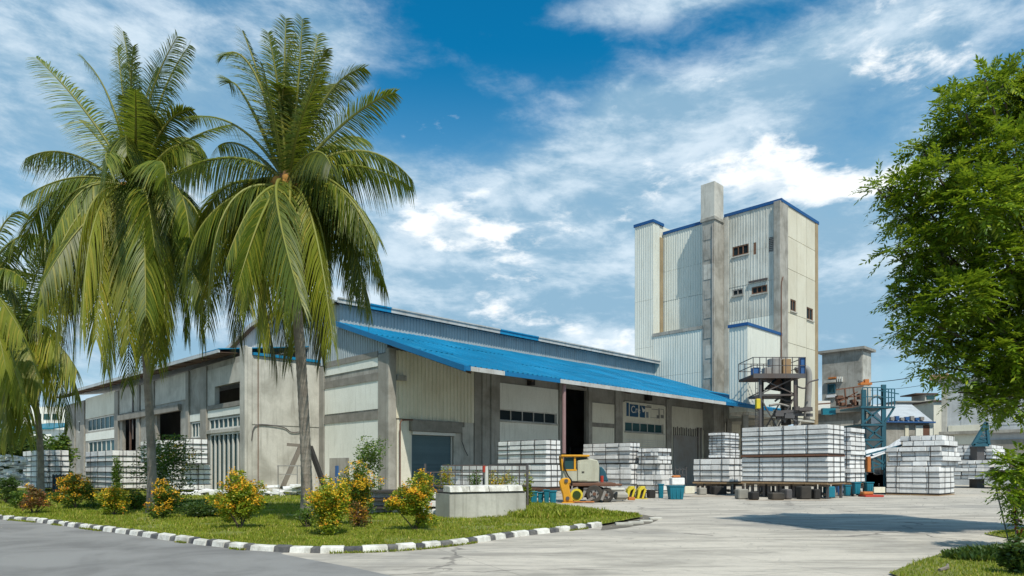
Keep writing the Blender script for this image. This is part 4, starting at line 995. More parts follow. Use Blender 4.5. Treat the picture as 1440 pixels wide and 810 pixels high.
rb, fv, fu, L, Rr, zt = prism_building('grey_warehouse', 'large pale grey warehouse behind the leafy tree on the right', 1325, 1560, 1600, 520, 62, 'roof_grey', slabmat='roof_grey', over=.3)
n_ = 8
for k in range(n_):
    t0 = L*k/n_; mb = MB(); corr(mb, fv, t0+.02, L*(k+1)/n_-.02, 6.0, zt-.15, 1.4, .015, .03); mb.build('wall_sheet','roof_grey',rb)
MB().fb(fv, 0, L+.2, .0, .5, 5.2, 5.5).build('ledge','concrete',rb)
MB().fb(fv, fv.t(1378), fv.t(1334), .01, .14, fv.z(1356,625), fv.z(1356,598)).build('wall_panel','board',rb)
MB().fb(fv, fv.t(1332), L+.02, .01, .2, 0, zt-.1).build('column','concrete_pale',rb)
MB().fb(fv, L-.6, L+1.0, -1.5, .6, zt+.34, zt+.9).build('roof_ridge','wood',rb)
MB().fb(fv, fv.t(1440), fv.t(1390), .01, .14, fv.z(1415,640), fv.z(1415,618)).build('wall_panel','concrete_dark',rb)
# lattice jib
jb = frame_thing('lattice_jib', 'dark blue triangular lattice jib standing in front of the grey warehouse', 'crane jib', 1380, 690, 58)
mb = MB(); A_, B_, C_ = P3(1387,594,58), P3(1368,626,58), P3(1390,626,58)
for p_, q_ in ((A_,B_),(A_,C_),(B_,C_)): mb.bar(p_,q_,.22)
for k in range(1,6): mb.bar(A_.lerp(B_,k/6),A_.lerp(C_,k/6),.09); mb.bar(A_.lerp(B_,k/6),A_.lerp(C_,(k+1)/6),.07)
mb.build('lattice','teal_steel',jb); mb = MB(); mb.box(B_.x+.5,C_.x-.2,58.2,59.2,0,B_.z-.1); mb.build('base','steel',jb)
mb = MB()
mb.prism([C_.lerp(A_,.05),B_.lerp(A_,.08),B_.lerp(A_,.3),C_.lerp(A_,.3)],(0,.2,0)); mb.build('counterweight','teal_steel',jb)
# far left house
lh = frame_thing('blue_roofed_house', 'small white house with a bright blue roof glimpsed beyond the left palms', 'house', 50, 680, 110)
x0,x1 = P3(25,0,110).x,P3(72,0,110).x; MB().box(x0,x1,110,118,0,P3(0,603,110).z).build('wall','board_white',lh)
mb = MB(); mb.hexa([(x0-.5,109.5,P3(0,604,110).z),(x1+.5,109.5,P3(0,604,110).z),(x1+.5,118,P3(0,592,110).z),(x0-.5,118,P3(0,592,110).z)]+[(x0-.5,109.5,P3(0,602,110).z),(x1+.5,109.5,P3(0,602,110).z),(x1+.5,118,P3(0,590,110).z),(x0-.5,118,P3(0,590,110).z)]); mb.build('roof','teal',lh)
lh2 = frame_thing('white_apartment_house', 'tall white house with dark windows behind the left palm fronds', 'house', 50, 680, 130)
x0,x1 = P3(30,0,130).x,P3(95,0,130).x; w2 = MB(); w2.box(x0,x1,130,140,0,P3(0,572,130).z); w2.build('wall','board_white',lh2)
for k in range(4): a = P3(38+k*12,0,130).x; MB().box(a,a+1.1,129.9,129.998,P3(0,590,130).z,P3(0,582,130).z).build('window','glass_teal',lh2)
# distant tree belt
# overhead cables
for (y0, y1, lab) in ((538,512,'thin black overhead cable rising right from the concrete block'),(549,530,'lower faint overhead cable beside the teal stairs')):
    pts = []
    for k in range(13):
        f_ = k/12; a = P3(1224,y0,90); b = P3(1400,y1-14,60); q = a.lerp(b,f_); q.z -= math.sin(f_*math.pi)*.5; pts.append(q)
    mb = MB(); mb.tube(pts, .045 if y0 == 538 else .025, 5); tag(mb.build('overhead_cable','cable'), lab, 'cable')

# ------------------------------------------------------------------ stacked block packs
import bmesh
def unit_block():
    bm = bmesh.new(); bmesh.ops.create_cube(bm, size=1); bmesh.ops.bevel(bm, geom=bm.edges[:], offset=.03, segments=1, affect='EDGES')
    me = bpy.data.meshes.new('block'); bm.to_mesh(me); bm.free(); me.materials.append(M['block']); return me
UB = unit_block()
bm = bmesh.new(); bmesh.ops.create_cube(bm, size=1); UBAT = bpy.data.meshes.new('batten'); bm.to_mesh(UBAT); bm.free(); UBAT.materials.append(M['batten'])
ANG = math.atan2(uy, ux); pr = random.Random(21); NBLK = 0
def pack(label, pxL, pxK, pxR, yt, yb, Y, layers, nL, nR, group=None, messy=.012, straps=True, base='pallet', Rmax=None, Lmax=None, rt=.022):
    global NBLK
    K = Vector(((pxK-CX)/FPX*Y, Y, 0)); L = Fr(K,V_,NU).t(pxL); Rr = Fr(K,U,NV).t(pxR)
    if Lmax: L = min(L, Lmax)
    if Rmax: Rr = min(Rr, Rmax)
    zt = EYE-(yt-HY)/FPX*Y; zb = max(.0, EYE-(yb-HY)/FPX*Y)
    o = thing('block_pack', label, 'block pack', (K.x, K.y, zb), group, ANG)
    def part(name, me, x0, x1, y0, y1, z0, z1, rot=0):
        c = bpy.data.objects.new(name, me); COL.objects.link(c); c.parent = o
        c.location = ((x0+x1)/2, (y0+y1)/2, (z0+z1)/2); c.scale = (x1-x0, y1-y0, z1-z0); c.rotation_euler = (0,0,rot); return c
    h = (zt-zb)/layers; bl = L/nL; bw = Rr/nR
    for k in range(layers):
        sx_ = pr.uniform(-messy, messy)*2; sy_ = pr.uniform(-messy, messy)*2
        part('batten', UBAT, -rt+sx_, Rr+rt+sx_, -rt+sy_, L+rt+sy_, k*h-.016 if k else -.03, k*h+.014)
        for i in range(nL):
            for j in range(nR):
                if 0 < i < nL-1 and 0 < j < nR-1 and k < layers-1: continue
                e = pr.uniform(.002,.012); jx = pr.uniform(-messy,messy)+sx_; jy = pr.uniform(-messy,messy)*.4+sy_
                part('block', UB, j*bw+e+jx, (j+1)*bw-e+jx, i*bl+e+jy, (i+1)*bl-e+jy, k*h+.014, (k+1)*h-.017+pr.uniform(-.004,.004), pr.uniform(-messy,messy)*.4); NBLK += 1
    H_t = zt-zb
    if straps:
        w = .016
        m = MB(); q = .03
        for f_ in ([.22,.5,.78] if L > 3.5 else [.2,.8]):
            y = L*f_; m.box(-q-.01,-q+.01,y-w,y+w,0,H_t+.01); m.box(Rr+q-.01,Rr+q+.01,y-w,y+w,0,H_t+.01); m.box(-q-.01,Rr+q+.01,y-w,y+w,H_t+.01,H_t+.03)
        for f_ in ([.3,.7] if Rr > .9 else [.5]):
            x = Rr*f_; m.box(x-w,x+w,-q-.01,-q+.01,0,H_t+.01); m.box(x-w,x+w,L+q-.01,L+q+.01,0,H_t+.01); m.box(x-w,x+w,-q-.01,L+q+.01,H_t+.012,H_t+.032)
        me = bpy.data.meshes.new('strap'); me.from_pydata(m.v, [], m.f); me.materials.append(M['batten']); me.update()
        c = bpy.data.objects.new('strap', me); COL.objects.link(c); c.parent = o
    print('PACK %s L=%.1f R=%.1f H=%.1f zb=%.2f' % (label[:30], L, Rr, H_t, zb)); 
    return o, K, L, Rr, zb, zt
def board(label, K, L, Rr, z0, z1, mat='wood', cat='plank deck'):
    """plank deck under a pack: separate planks"""
    o = thing('plank_deck', label, cat, (K.x, K.y, z0)); n = max(3, int(L/.6))
    for i in range(n):
        m = MB(); a, b = L*i/n+.01, L*(i+1)/n-.01; x = lambda q, r_: (K.x+ux*q-uy*r_, K.y+uy*q+ux*r_)
        m.hexa([(*x(-.12,a),z0),(*x(Rr+.12,a),z0),(*x(Rr+.12,b),z0),(*x(-.12,b),z0),(*x(-.12,a),z1),(*x(Rr+.12,a),z1),(*x(Rr+.12,b),z1),(*x(-.12,b),z1)]); m.build('plank',mat,o)
    return o
def trestles(K, L, Rr, ztop, labelf, n, seed):
    rr = random.Random(seed); ORD = ['leftmost','second','third','fourth','fifth','sixth','seventh']
    lab0 = labelf(0); labelf = lambda i: (ORD[n-1-i] if n-1-i else 'leftmost') + ' trestle from the left, ' + lab0.replace('trestle ','',1)
    for i in range(n):
        f_ = (i+.5)/n; x = lambda q, r_: Vector((K.x+ux*q-uy*r_, K.y+uy*q+ux*r_, 0)); c = x(.25, L*f_)
        o = thing('trestle', labelf(i), 'trestle', (c.x, c.y, 0)); d2 = Vector((-uy,ux,0)); d1 = Vector((ux,uy,0)); w_ = rr.uniform(.22,.38); dp = Rr*.8
        def bx(a0,a1,b0,b1,z0,z1,name,mat):
            q = lambda a,b,z: (c + d1*a + d2*b) + Vector((0,0,z)); MB().hexa([q(a0,b0,z0),q(a1,b0,z0),q(a1,b1,z0),q(a0,b1,z0),q(a0,b0,z1),q(a1,b0,z1),q(a1,b1,z1),q(a0,b1,z1)]).build(name,mat,o)
        bx(0,.14,-w_,w_,ztop-.12,ztop,'beam','wood_grey'); bx(0,.14,-w_,-w_+.13,0,ztop-.12,'leg','steel'); bx(0,.14,w_-.13,w_,0,ztop-.12,'leg','steel')
        bx(dp,dp+.14,-w_,w_,ztop-.12,ztop,'beam','wood_grey'); bx(dp,dp+.14,-w_,-w_+.13,0,ztop-.12,'leg','steel'); bx(dp,dp+.14,w_-.13,w_,0,ztop-.12,'leg','steel')
        bx(.16,dp-.02,-.06,.06,.15,.3,'tie','wood_grey')
# centre stack by the planter
A = pack('upper strapped pack of white blocks beside the yellow excavator roof', 700, 768, 788, 618.5, 651.5, 38, 5, 4, 3)
B = pack('long lower strapped pack of white blocks behind the flowering planter', 620, 768, 790, 653.5, 685, 38, 4, 8, 3)
board('rusty plank deck under the white blocks behind the blue bins', B[1], B[2], B[3], B[4]-.16, B[4]-.04, 'rust'); trestles(B[1],B[2],B[3],B[4]-.17,lambda i:'dark trestle carrying the white blocks behind the blue bins',5,1)
# behind the excavator
A = pack('upper pack of white blocks behind the excavator body', 820, 886, 899, 622.5, 651, 46, 5, 4, 3, messy=.03)
B = pack('lower pack of white blocks half hidden behind the excavator', 820, 888, 902, 652.5, 688, 46, 5, 4, 3, messy=.03)
A = pack('uneven upper pack of white blocks in front of the windowed sign wall', 897, 926, 943, 630, 652, 45, 4, 3, 3, messy=.05)
B = pack('uneven lower pack of white blocks in front of the grey gate', 895, 930, 947, 653, 690, 45, 5, 3, 3, messy=.05)
# before the tower
A = pack('small upright pack of thin white slabs left of the biggest stack', 997, 1020, 1040, 608, 643.5, 44, 9, 2, 2, messy=.03)
B = pack('low pack of white blocks on planks left of the biggest stack', 975, 1026, 1046, 645, 677.5, 43, 4, 4, 3)
board('wooden plank deck under the low pack left of the biggest stack', B[1], B[2], B[3], B[4]-.14, B[4]-.04, 'wood'); trestles(B[1],B[2],B[3],B[4]-.15,lambda i:'dark trestle under the low pack left of the biggest stack',4,2)
A = pack('upper half of the biggest white block stack in the yard', 1043, 1165, 1187, 596, 637.5, 36.6, 6, 4, 3, messy=.008)
B = pack('lower half of the biggest white block stack in the yard', 1043, 1165, 1188, 642, 678, 36.6, 5, 4, 3, messy=.008)
board('rusty red planks between the halves of the biggest stack', B[1], B[2], B[3], A[4]-.14, A[4]-.035, 'rust')
board('long wooden plank deck under the biggest white block stack', B[1], B[2], B[3], B[4]-.13, B[4]-.035, 'wood'); trestles(B[1],B[2],B[3],B[4]-.14,lambda i:'dark trestle carrying the biggest white block stack',7,3)
A = pack('tall narrow stack of white slabs just right of the biggest stack', 1170, 1196, 1216, 601, 678, 40.5, 12, 2, 3, messy=.025)
board('planks under the tall narrow stack of white slabs', A[1], A[2], A[3], A[4]-.13, A[4]-.035, 'wood'); trestles(A[1],A[2],A[3],A[4]-.14,lambda i:'dark trestle under the tall narrow stack of slabs',3,4)
# right hand stack
A = pack('bottom pack of the wide white stack near the leafy tree', 1246, 1322, 1342, 656, 694.5, 41, 5, 4, 3, messy=.02)
B = pack('middle pack of the wide white stack near the leafy tree', 1247, 1325, 1349, 627.5, 655, 41.2, 4, 4, 3, messy=.05)
C_p = pack('top pack of the wide white stack near the leafy tree', 1268, 1328, 1345, 611.5, 626.5, 41.4, 2, 4, 3, messy=.05)
board('thin plank deck under the wide white stack near the leafy tree', A[1], A[2], A[3], 0.005, .06, 'wood')
A = pack('upper far pack of bluish white blocks beneath the lattice jib', 1345, 1396, 1412, 625.5, 645, 58, 4, 5, 3, messy=.06)
B = pack('lower far pack of white blocks beyond the wide stack', 1342, 1392, 1410, 647, 674, 57, 5, 5, 3, messy=.06)
A = pack('far right pack of white blocks partly behind the leafy bush', 1398, 1432, 1452, 646, 672, 55, 5, 3, 3, messy=.05)
# left hand caged packs
A = pack('leftmost caged pack of white blocks beyond the third palm trunk', 32, 58, 97, 632.5, 686, 47, 7, 2, 4, rt=.05)
A = pack('caged pack of white blocks in front of the annex corner windows', 120, 158, 206, 633, 687, 46, 7, 2, 5, rt=.05)
A = pack('caged white pack with a stepped top behind the tall leafy shrub', 197, 226, 262, 618.5, 650, 42.5, 5, 2, 4, rt=.05)
A = pack('small high caged pack of blocks left of the barred gate', 258, 262, 292, 617, 651.5, 42.5, 5, 2, 3, rt=.05)
B = pack('wide lower caged pack of blocks left of the barred gate', 205, 238, 296, 653, 689, 42.5, 5, 2, 6, rt=.05)
# fallen slabs heaps
def slab_heap(label, pxs, pys, Y, n, seed, smin=.3, smax=.9):
    rr = random.Random(seed)
    cx_ = sum(pxs)/2; q0 = P3(cx_, 0, Y); o = thing('slab_heap', label, 'slab heap', (q0.x, Y, 0))
    for k in range(n):
        px = rr.uniform(*pxs); py = rr.uniform(*pys); q = P3(px, py, Y+rr.uniform(-.4,.6)); w_, d_, h_ = rr.uniform(smin,smax), rr.uniform(.3,.6), rr.uniform(.08,.2); a = rr.uniform(-.35,.35)
        c = bpy.data.objects.new('slab', UB); COL.objects.link(c); c.parent = o; c.location = q - Vector((q0.x,Y,0)); c.location.z = max(h_/2, q.z); c.scale = (w_,d_,h_); c.rotation_euler = (rr.uniform(-.15,.15),rr.uniform(-.2,.2),a)
slab_heap('loose broken white slabs heaped at the foot of the annex wall', (352,428), (683,700), 40, 30, 1)
slab_heap('jumbled grey white slabs at the far left edge behind the bushes', (-6,34), (642,684), 44, 46, 2, .3, .9)
slab_heap('scattered white slabs between the small green shrub and the barred gate', (262,330), (690,699), 41, 20, 4)
# flat slabs left of the planter
rows_ = thing('slab_stack', 'low stack of long white slabs left of the concrete planter', 'slab stack', tuple(G(575,727)))
for k in range(3):
    for j in range(3):
        p0 = P3(520+j*37+k*2, 0, 23.6+.3*j*0); z0 = .09+k*.27
        m = MB(); m.box(p0.x, p0.x+.86, 23.3-j*.35, 24.2-j*.35, z0, z0+.2); m.build('slab','block',rows_,bev=.015)
    MB().box(P3(520,0,23.6).x, P3(632,0,23.6).x-.05, 22.75, 24.1, z0+.2, z0+.262).build('batten','batten',rows_)

# ------------------------------------------------------------------ planter
pt = thing('concrete_planter', 'long grey concrete planter topped with whitewashed slabs', 'planter', tuple(G(686,731)))
a, b = G(632.5,732.5), G(740,728); dpl = (b-a).normalized(); npl = Vector((dpl.y,-dpl.x,0)); FPn = Fr(a, dpl, npl); Lp = (b-a).length
zt_p = FPn.z(636, 694)
MB().fb(FPn, 0, Lp, -1.1, 0, -.05, zt_p).build('trough','concrete_pale',pt,bev=.02)
nsl = 4; zc = FPn.z(636,684)
for k in range(nsl):
    t0 = Lp*k/nsl*1.0; t1 = Lp*(k+1)/nsl-.015
    if k == nsl-1: t1 -= .12
    MB().hexa([FPn.p(t0,.05,zt_p+.035),FPn.p(t1,.05,zt_p+.035),FPn.p(t1,-.5,zt_p+.035),FPn.p(t0,-.5,zt_p+.035),FPn.p(t0+.01,-.02,zc),FPn.p(t1-.01,-.02,zc),FPn.p(t1-.01,-.5,zc+.02),FPn.p(t0+.01,-.5,zc+.02)]).build('slab','kerb_white',pt,bev=.01)
MB().fb(FPn, .0, Lp-.05, -1.05, .02, zt_p, zt_p+.033).build('batten','batten',pt)
# iron railing behind the planter
fe = thing('iron_railing', 'low black iron railing between the planter and the white blocks', 'railing', (P3(680,0,26).x, 26, 0))
for yy in (654.5, 664, 683): 
    q0,q1 = P3(597 if yy > 655 else 622,yy,26),P3(742,yy,26); MB().bar(q0,q1,.045).build('rail','steel',fe)
for k in range(15):
    px = 600+k*10; q0,q1 = P3(px,655 if px > 620 else 664,26),P3(px,683,26); MB().bar(q0,q1,.03).build('picket','steel',fe)
for px in (598,680,742): q0 = P3(px,652,26); MB().bar((q0.x,26,0),q0,.07).build('post','steel',fe)
wp = P3(684,0,25.6); mb = MB(); mb.tube([(wp.x,25.6,.2),(wp.x,25.6,P3(0,656,25.6).z)],.07,8); wpo = tag(mb.build('white_pipe_post','frame_white'), 'short white pipe post with a red clip standing in the iron railing', 'post')
rp = P3(681,0,25.6); mb = MB(); mb.tube([(rp.x,25.6,P3(0,664,25.6).z),(rp.x,25.6,P3(0,655,25.6).z)],.07,8); mb.build('red_clip','red',wpo)

# ------------------------------------------------------------------ excavator
EY = 33.0
def X(px, Y=EY): return (px-CX)/FPX*Y
def Z(py, Y=EY): return EYE-(py-HY)/FPX*Y
ex = thing('wheeled_excavator', 'small wheeled excavator with yellow cab frame and grey engine cover', 'excavator', (X(826), EY+.6, 0))
m = MB(); m.prism([(X(812),EY,Z(678)),(X(842.5),EY,Z(678)),(X(843),EY,Z(654)),(X(840.5),EY,Z(647)),(X(828),EY,Z(644.5)),(X(812),EY,Z(647.5))],(0,1.5,0)); m.build('engine_cover','machine',ex,bev=.05)
MB().box(X(812.5),X(826),EY-.03,EY-.001,Z(676),Z(651)).build('side_panel','machine',ex,bev=.01)
MB().box(X(818),X(821.5),EY-.06,EY-.031,Z(664.5),Z(663)).build('handle','dark',ex)
m = MB(); m.prism([(X(791),EY,Z(677)),(X(811.8),EY,Z(677)),(X(811.8),EY,Z(661)),(X(792),EY,Z(662))],(0,1.5,0)); m.build('cab_base','machine',ex,bev=.03)
cab = MB()
for a, b in ((792,790),(808.5,808.5)):
    for Yo in (EY+.03, EY+1.42): cab.bar((X(a),Yo,Z(662)),(X(b),Yo,Z(642)),.09)
cab.bar((X(792),EY+.03,Z(661)),(X(811),EY+.03,Z(661)),.08)
cabf = cab.build('cab_frame','yellow',ex)
MB().box(X(789),X(829),EY-.1,EY+1.6,Z(642.5),Z(639.5)).build('cab_roof','yellow',ex,bev=.03)
MB().box(X(790),X(797),EY+.3,EY+1.0,Z(639.4),Z(637)).build('beacon','dark',ex,bev=.03)
MB().box(X(793),X(808),EY+.05,EY+.08,Z(660),Z(643)).build('window','glass_teal',ex); MB().box(X(810),X(827),EY+.2,EY+.23,Z(647),Z(643)).build('window','glass_teal',ex)
MB().box(X(796),X(804),EY+.5,EY+1.0,Z(662),Z(652)).build('seat','dark',ex,bev=.04)
m = MB(); m.tube([(X(799),EY+.15,Z(660)),(X(801),EY+.15,Z(650))],.03,6); m.build('lever','lemon',ex)
MB().box(X(795),X(866),EY-.05,EY+1.7,Z(684),Z(679)).build('turntable','rust',ex,bev=.03)
MB().box(X(858),X(876),EY+.2,EY+1.2,Z(683.5),Z(680.5)).build('tow_plate','rust',ex,bev=.03)
MB().box(X(798),X(850),EY+.3,EY+1.5,Z(700),Z(685)).build('chassis','dark',ex,bev=.05)
MB().box(X(820),X(829),EY-.1,EY+.3,Z(698),Z(686)).build('step_box','steel',ex,bev=.03)
def wheel(px, py, r, Y0, w=.35, par=ex):
    c = (X(px,Y0), Y0, r); prof_ = [(r*.55,0),(r*.9,0),(r,.06),(r,w-.06),(r*.9,w),(r*.55,w)]; n = 20; m = MB(); b = 0
    for (rr_, yy) in prof_:
        for k in range(n): w_ = 2*math.pi*k/n; m.v.append((c[0]+math.cos(w_)*rr_, Y0+yy, r+math.sin(w_)*rr_))
    for i_ in range(len(prof_)):
        i2 = (i_+1)%len(prof_)
        for k in range(n): m.f.append((i_*n+k,i_*n+(k+1)%n,i2*n+(k+1)%n,i2*n+k)); m.mi.append(0)
    wh = m.build('wheel','tyre',par)
    m = MB(); m.tube([(c[0],Y0+.05,r),(c[0],Y0+w-.05,r)], r*.58, 14); m.build('rim','steel_grey',wh); m = MB(); m.tube([(c[0],Y0-.02,r),(c[0],Y0+.06,r)], r*.2, 8); m.build('hub','rust',wh)
    for k in range(5):
        w_ = 2*math.pi*k/5; MB().box(c[0]+math.cos(w_)*r*.38-.03,c[0]+math.cos(w_)*r*.38+.03,Y0+.02,Y0+.06,r+math.sin(w_)*r*.38-.03,r+math.sin(w_)*r*.38+.03).build('nut','dark',wh)
wheel(836, 0, .42, EY-.2); wheel(836, 0, .42, EY+1.5); wheel(808, 0, .40, EY+.1); wheel(808,0,.40,EY+1.5)
wheel(853, 0, .36, EY+.05)
m = MB(); m.prism([(X(a),EY-.5,Z(b)) for a,b in ((797,671.5),(801,674),(802,679),(799,681),(800.5,690),(803.5,702),(806,706),(791.5,706),(790,695),(786.5,684),(785,677.5),(789,672.5))],(0,.34,0)); m.build('boom','yellow',ex,bev=.05)
for a,b in ((795,676),(797,700)): m = MB(); m.tube([(X(a),EY-.56,Z(b)),(X(a),EY-.1,Z(b))],.09,10); m.build('pin','steel',ex)
m = MB(); m.bar((X(804),EY-.3,Z(683)),(X(802),EY-.3,Z(699)),.07); m.build('cylinder_rod','steel_grey',ex)
MB().box(X(789),X(806),EY-.7,EY-.05,Z(708.5),Z(705.5)).build('outrigger_foot','yellow',ex,bev=.02); MB().box(X(788),X(808),EY-.75,EY,Z(711),Z(708.6)).build('foot_pad','dark',ex,bev=.02)
m = MB(); m.tube(catmull([Vector((X(a),EY-.1,Z(b))) for a,b in ((794,645),(793,655),(798,668),(803,675),(804,682))],5), .035, 6); m.build('hose','cable',ex,smooth_=True)
m = MB(); m.tube([(X(810),EY-.35,.38),(X(810),EY-.05,.38)], .30, 14); m.build('drum_end','bush_drum' if 0 else 'lemon',ex); m = MB(); m.tube([(X(810),EY-.4,.38),(X(810),EY-.34,.38)], .2, 12); m.build('drum_cover','bush_dark',ex)
for k,(a,b,c,d_) in enumerate(((817,701,822,690),(824,705,832,700),(845,703,850,690),(800,690,812,686))): mm = MB(); mm.bar((X(a),EY-.25,Z(b)),(X(c),EY-.25,Z(d_)),.12); mm.build('linkage','steel_grey',ex)
# yard clutter
def clutter(name, label, cat, px0, px1, y0, y1, Y, mat, dep=.6, bev=.03):
    q0, q1 = P3(px0,y1,Y), P3(px1,y0,Y); m = MB(); m.box(q0.x,q1.x,Y,Y+dep,max(.003,q0.z),q1.z); return tag(m.build(name,mat,bev=bev), label, cat)
tp = thing('blue_tarpaulin', 'dark teal tarpaulin draped over something behind the excavator', 'tarpaulin', (X(849,34.6),34.6,0)); m = MB(); m.prism([(X(843,34.6),34.6,Z(677,34.6)),(X(856,34.6),34.6,Z(677,34.6)),(X(851,34.6),34.6,Z(662,34.6)),(X(846,34.6),34.6,Z(656,34.6)),(X(843,34.6),34.6,Z(657,34.6))],(0,.8,0)); m.build('sheet','teal_steel',tp,bev=.04)
m = MB(); m.tube([(X(846.5,33.9),33.9,Z(678,33.9)),(X(846.5,33.9),33.9,Z(669,33.9))],.08,10); tag(m.build('red_canister','red'), 'small red canister against the rear of the excavator', 'canister')
clutter('concrete_lump','pale broken concrete lump right of the excavator wheel','rubble',865,884,692,703,34,'concrete_pale',.9,.12)
clutter('concrete_lump','long flat pale rubble piece behind the broken lump','rubble',858,880,686,691,35.6,'concrete_pale',.9,.08)
clutter('orange_plank','short orange plank lying beside the yellow forks','plank',884,893,699,703.5,33.6,'orange',.3,.01)
clutter('orange_plank','orange plank lying beneath the excavator','plank',806,836,705,706.6,32.3,'orange',.25,.01)
# yellow fork racks
for i,(px, lab) in enumerate(((881,'left yellow and black fork attachment standing on the yard'),(896,'right yellow and black fork attachment beside the blue bin'))):
    o = thing('fork_attachment', lab, 'fork attachment', (X(px,37),37,0))
    x = lambda q: X(px+q,37); z = lambda q: Z(q,37)
    m = MB(); m.prism([(x(0),37,z(701)),(x(3),37,z(701)),(x(6),37,z(690)),(x(11),37,z(687)),(x(12),37,z(684)),(x(6),37,z(684)),(x(2),37,z(689))],(0,.7,0)); m.build('fork','lemon',o,bev=.02)
    m = MB(); m.prism([(x(7),37.1,z(701)),(x(10),37.1,z(701)),(x(14),37.1,z(688)),(x(11),37.1,z(686.5))],(0,.6,0)); m.build('fork','lemon',o,bev=.02)
    MB().box(x(3),x(13),37.15,37.6,z(701),z(690)).build('core','dark',o,bev=.02); MB().box(x(0),x(15),36.95,37.7,z(702.5),z(701)).build('foot','lemon',o)
clutter('black_crate','black steel crate between the yellow forks and teal bin','crate',913,922,689,700,38,'dark',.8)
# bins
def bin_(label, px0, px1, y0, y1, Y, mat='teal', lid=True):
    cx_ = X((px0+px1)/2,Y); w0 = (X(px1,Y)-X(px0,Y))/2; zt_, zb2 = Z(y0,Y), max(.0,Z(y1,Y)); o = thing('bin', label, 'bin', (cx_,Y+w0,zb2), 'blue and teal bins about the yard')
    m = MB(); q = .82; d_ = w0
    m.hexa([(cx_-w0*q,Y+d_*(1-q),zb2),(cx_+w0*q,Y+d_*(1-q),zb2),(cx_+w0*q,Y+d_*(1+q),zb2),(cx_-w0*q,Y+d_*(1+q),zb2),(cx_-w0,Y,zt_-.06),(cx_+w0,Y,zt_-.06),(cx_+w0,Y+2*d_,zt_-.06),(cx_-w0,Y+2*d_,zt_-.06)]); m.build('body',mat,o,bev=.02)
    MB().box(cx_-w0-.03,cx_+w0+.03,Y-.03,Y+2*d_+.03,zt_-.058,zt_).build('rim',mat,o,bev=.015)
    for k in (-.5,0,.5): MB().box(cx_+w0*k-.02,cx_+w0*k+.02,Y+.0,Y+.05,zb2+.08,zt_-.1).build('rib',mat,o)
for i,(a,b,y0,lab) in enumerate(((746,755.5,691,'leftmost blue bin beside the end of the planter'),(756.5,764.5,692,'second blue bin from the planter end'),(765,772.5,688.5,'green teal bin between the blue bins near the planter'),(773,782.5,690,'rightmost blue bin of the row near the planter'))):
    bin_(lab,a,b,y0,711+(i%2),30.8+.25*(i%2)); 
bin_('tall narrow teal bin right of the yellow forks',926.5,933.5,680.5,701,37.8)
bin_('wide teal tub standing alone in front of the low pack',942,963,683,702.5,36.2)
bin_('blue bin behind the trestles right end of the biggest stack',1178,1186,680,696,40,'blue_steel'); bin_('teal bin under the tall narrow slab stack',1189,1197,682,697,39,'teal'); bin_('light blue bin right of the trestles of the biggest stack',1202,1211,678,695,40,'teal'); bin_('teal bin left of the flat sandy board by the wide stack',1219,1229,678,691,41.3,'teal')
clutter('sand_board','pale sandy board leaning by the foot of the wide stack','board',1229,1245,685,693,41.6,'corr_cream',.15,.01)
tr = thing('red_tray', 'flat bright red tray on the ground left of the wide stack', 'tray', (X(1229,39.5),39.8,0)); MB().box(X(1216,39.5),X(1242,39.5),39.4,40.3,.0,.12).build('tray_base','red',tr,bev=.02); MB().box(X(1216,39.5),X(1230,39.5),39.6,40.2,.12,.3).build('tray_load','orange',tr,bev=.04)
orp = clutter('orange_marker','orange plastic marker by the teal frame left of the wide stack','marker',1220,1225,642,664,43,'orange',.3,.03)
# odds under the trestles
odr = random.Random(8); k_ = 0
for (px,y0,y1,Y,mt,lab,cat) in ((1063,692,705,35.6,'dark','dark crate lying in front of the biggest stack','crate'),(1095,693,704,35.8,'tyre','low dark pile under the middle of the biggest stack','scrap'),(1110,688,702,36.2,'steel','dark cracked block under the biggest stack','block'),(1134,684,702,36.4,'tyre','dark dusty drum under the right of the biggest stack','drum'),(1150,688,703,36.6,'dark','black tub under the right end of the biggest stack','tub'),(989,686,697,43,'concrete_dark','grey block under the low pack by the gate','block'),(1013,684,697,43,'dark','black tub under the low pack by the gate','tub'),(1170,684,700,36.9,'teal','blue box at the right end of the biggest trestle row','box'),(1046,688,702,36.5,'concrete_dark','grey block under the left end of the biggest stack','block')):
    w_ = odr.uniform(4,9); clutter('yard_object' if 0 else cat.replace(' ','_'), lab, cat, px-w_, px+w_, y0, y1, Y, mt, .7, .05)
clutter('floor_plank','long weathered plank lying before the biggest stack','plank',1050,1165,703.5,704.8,35.4,'wood',.35,.01)
clutter('floor_plank','weathered plank lying before the low pack by the gate','plank',975,1038,697.5,698.8,40.6,'wood',.3,.01)
clutter('box_stack','white cartons stacked beside the teal tub','cartons',945,963,672,682,38.5,'block',.7,.03); clutter('orange_bag','orange bag lying on the white cartons','bag',946,958,668.5,671.8,38.6,'orange',.5,.08)
clutter('yellow_crate','yellow crate behind the teal tub','crate',963,977,684,694,40,'corr_cream',.6,.02)
cn = thing('wire_trolley', 'small black wire trolley in front of the grey gate', 'trolley', (X(957,46),46,0)); m = MB()
for a in (950,955,960,965): m.bar((X(a,46),46,.05),(X(a,46),46,Z(657+odr.uniform(-1,2),46)),.05)
for y in (660,668): m.bar((X(950,46),46,Z(y,46)),(X(965,46),46,Z(y,46)),.05)
m.build('frame','steel',cn)
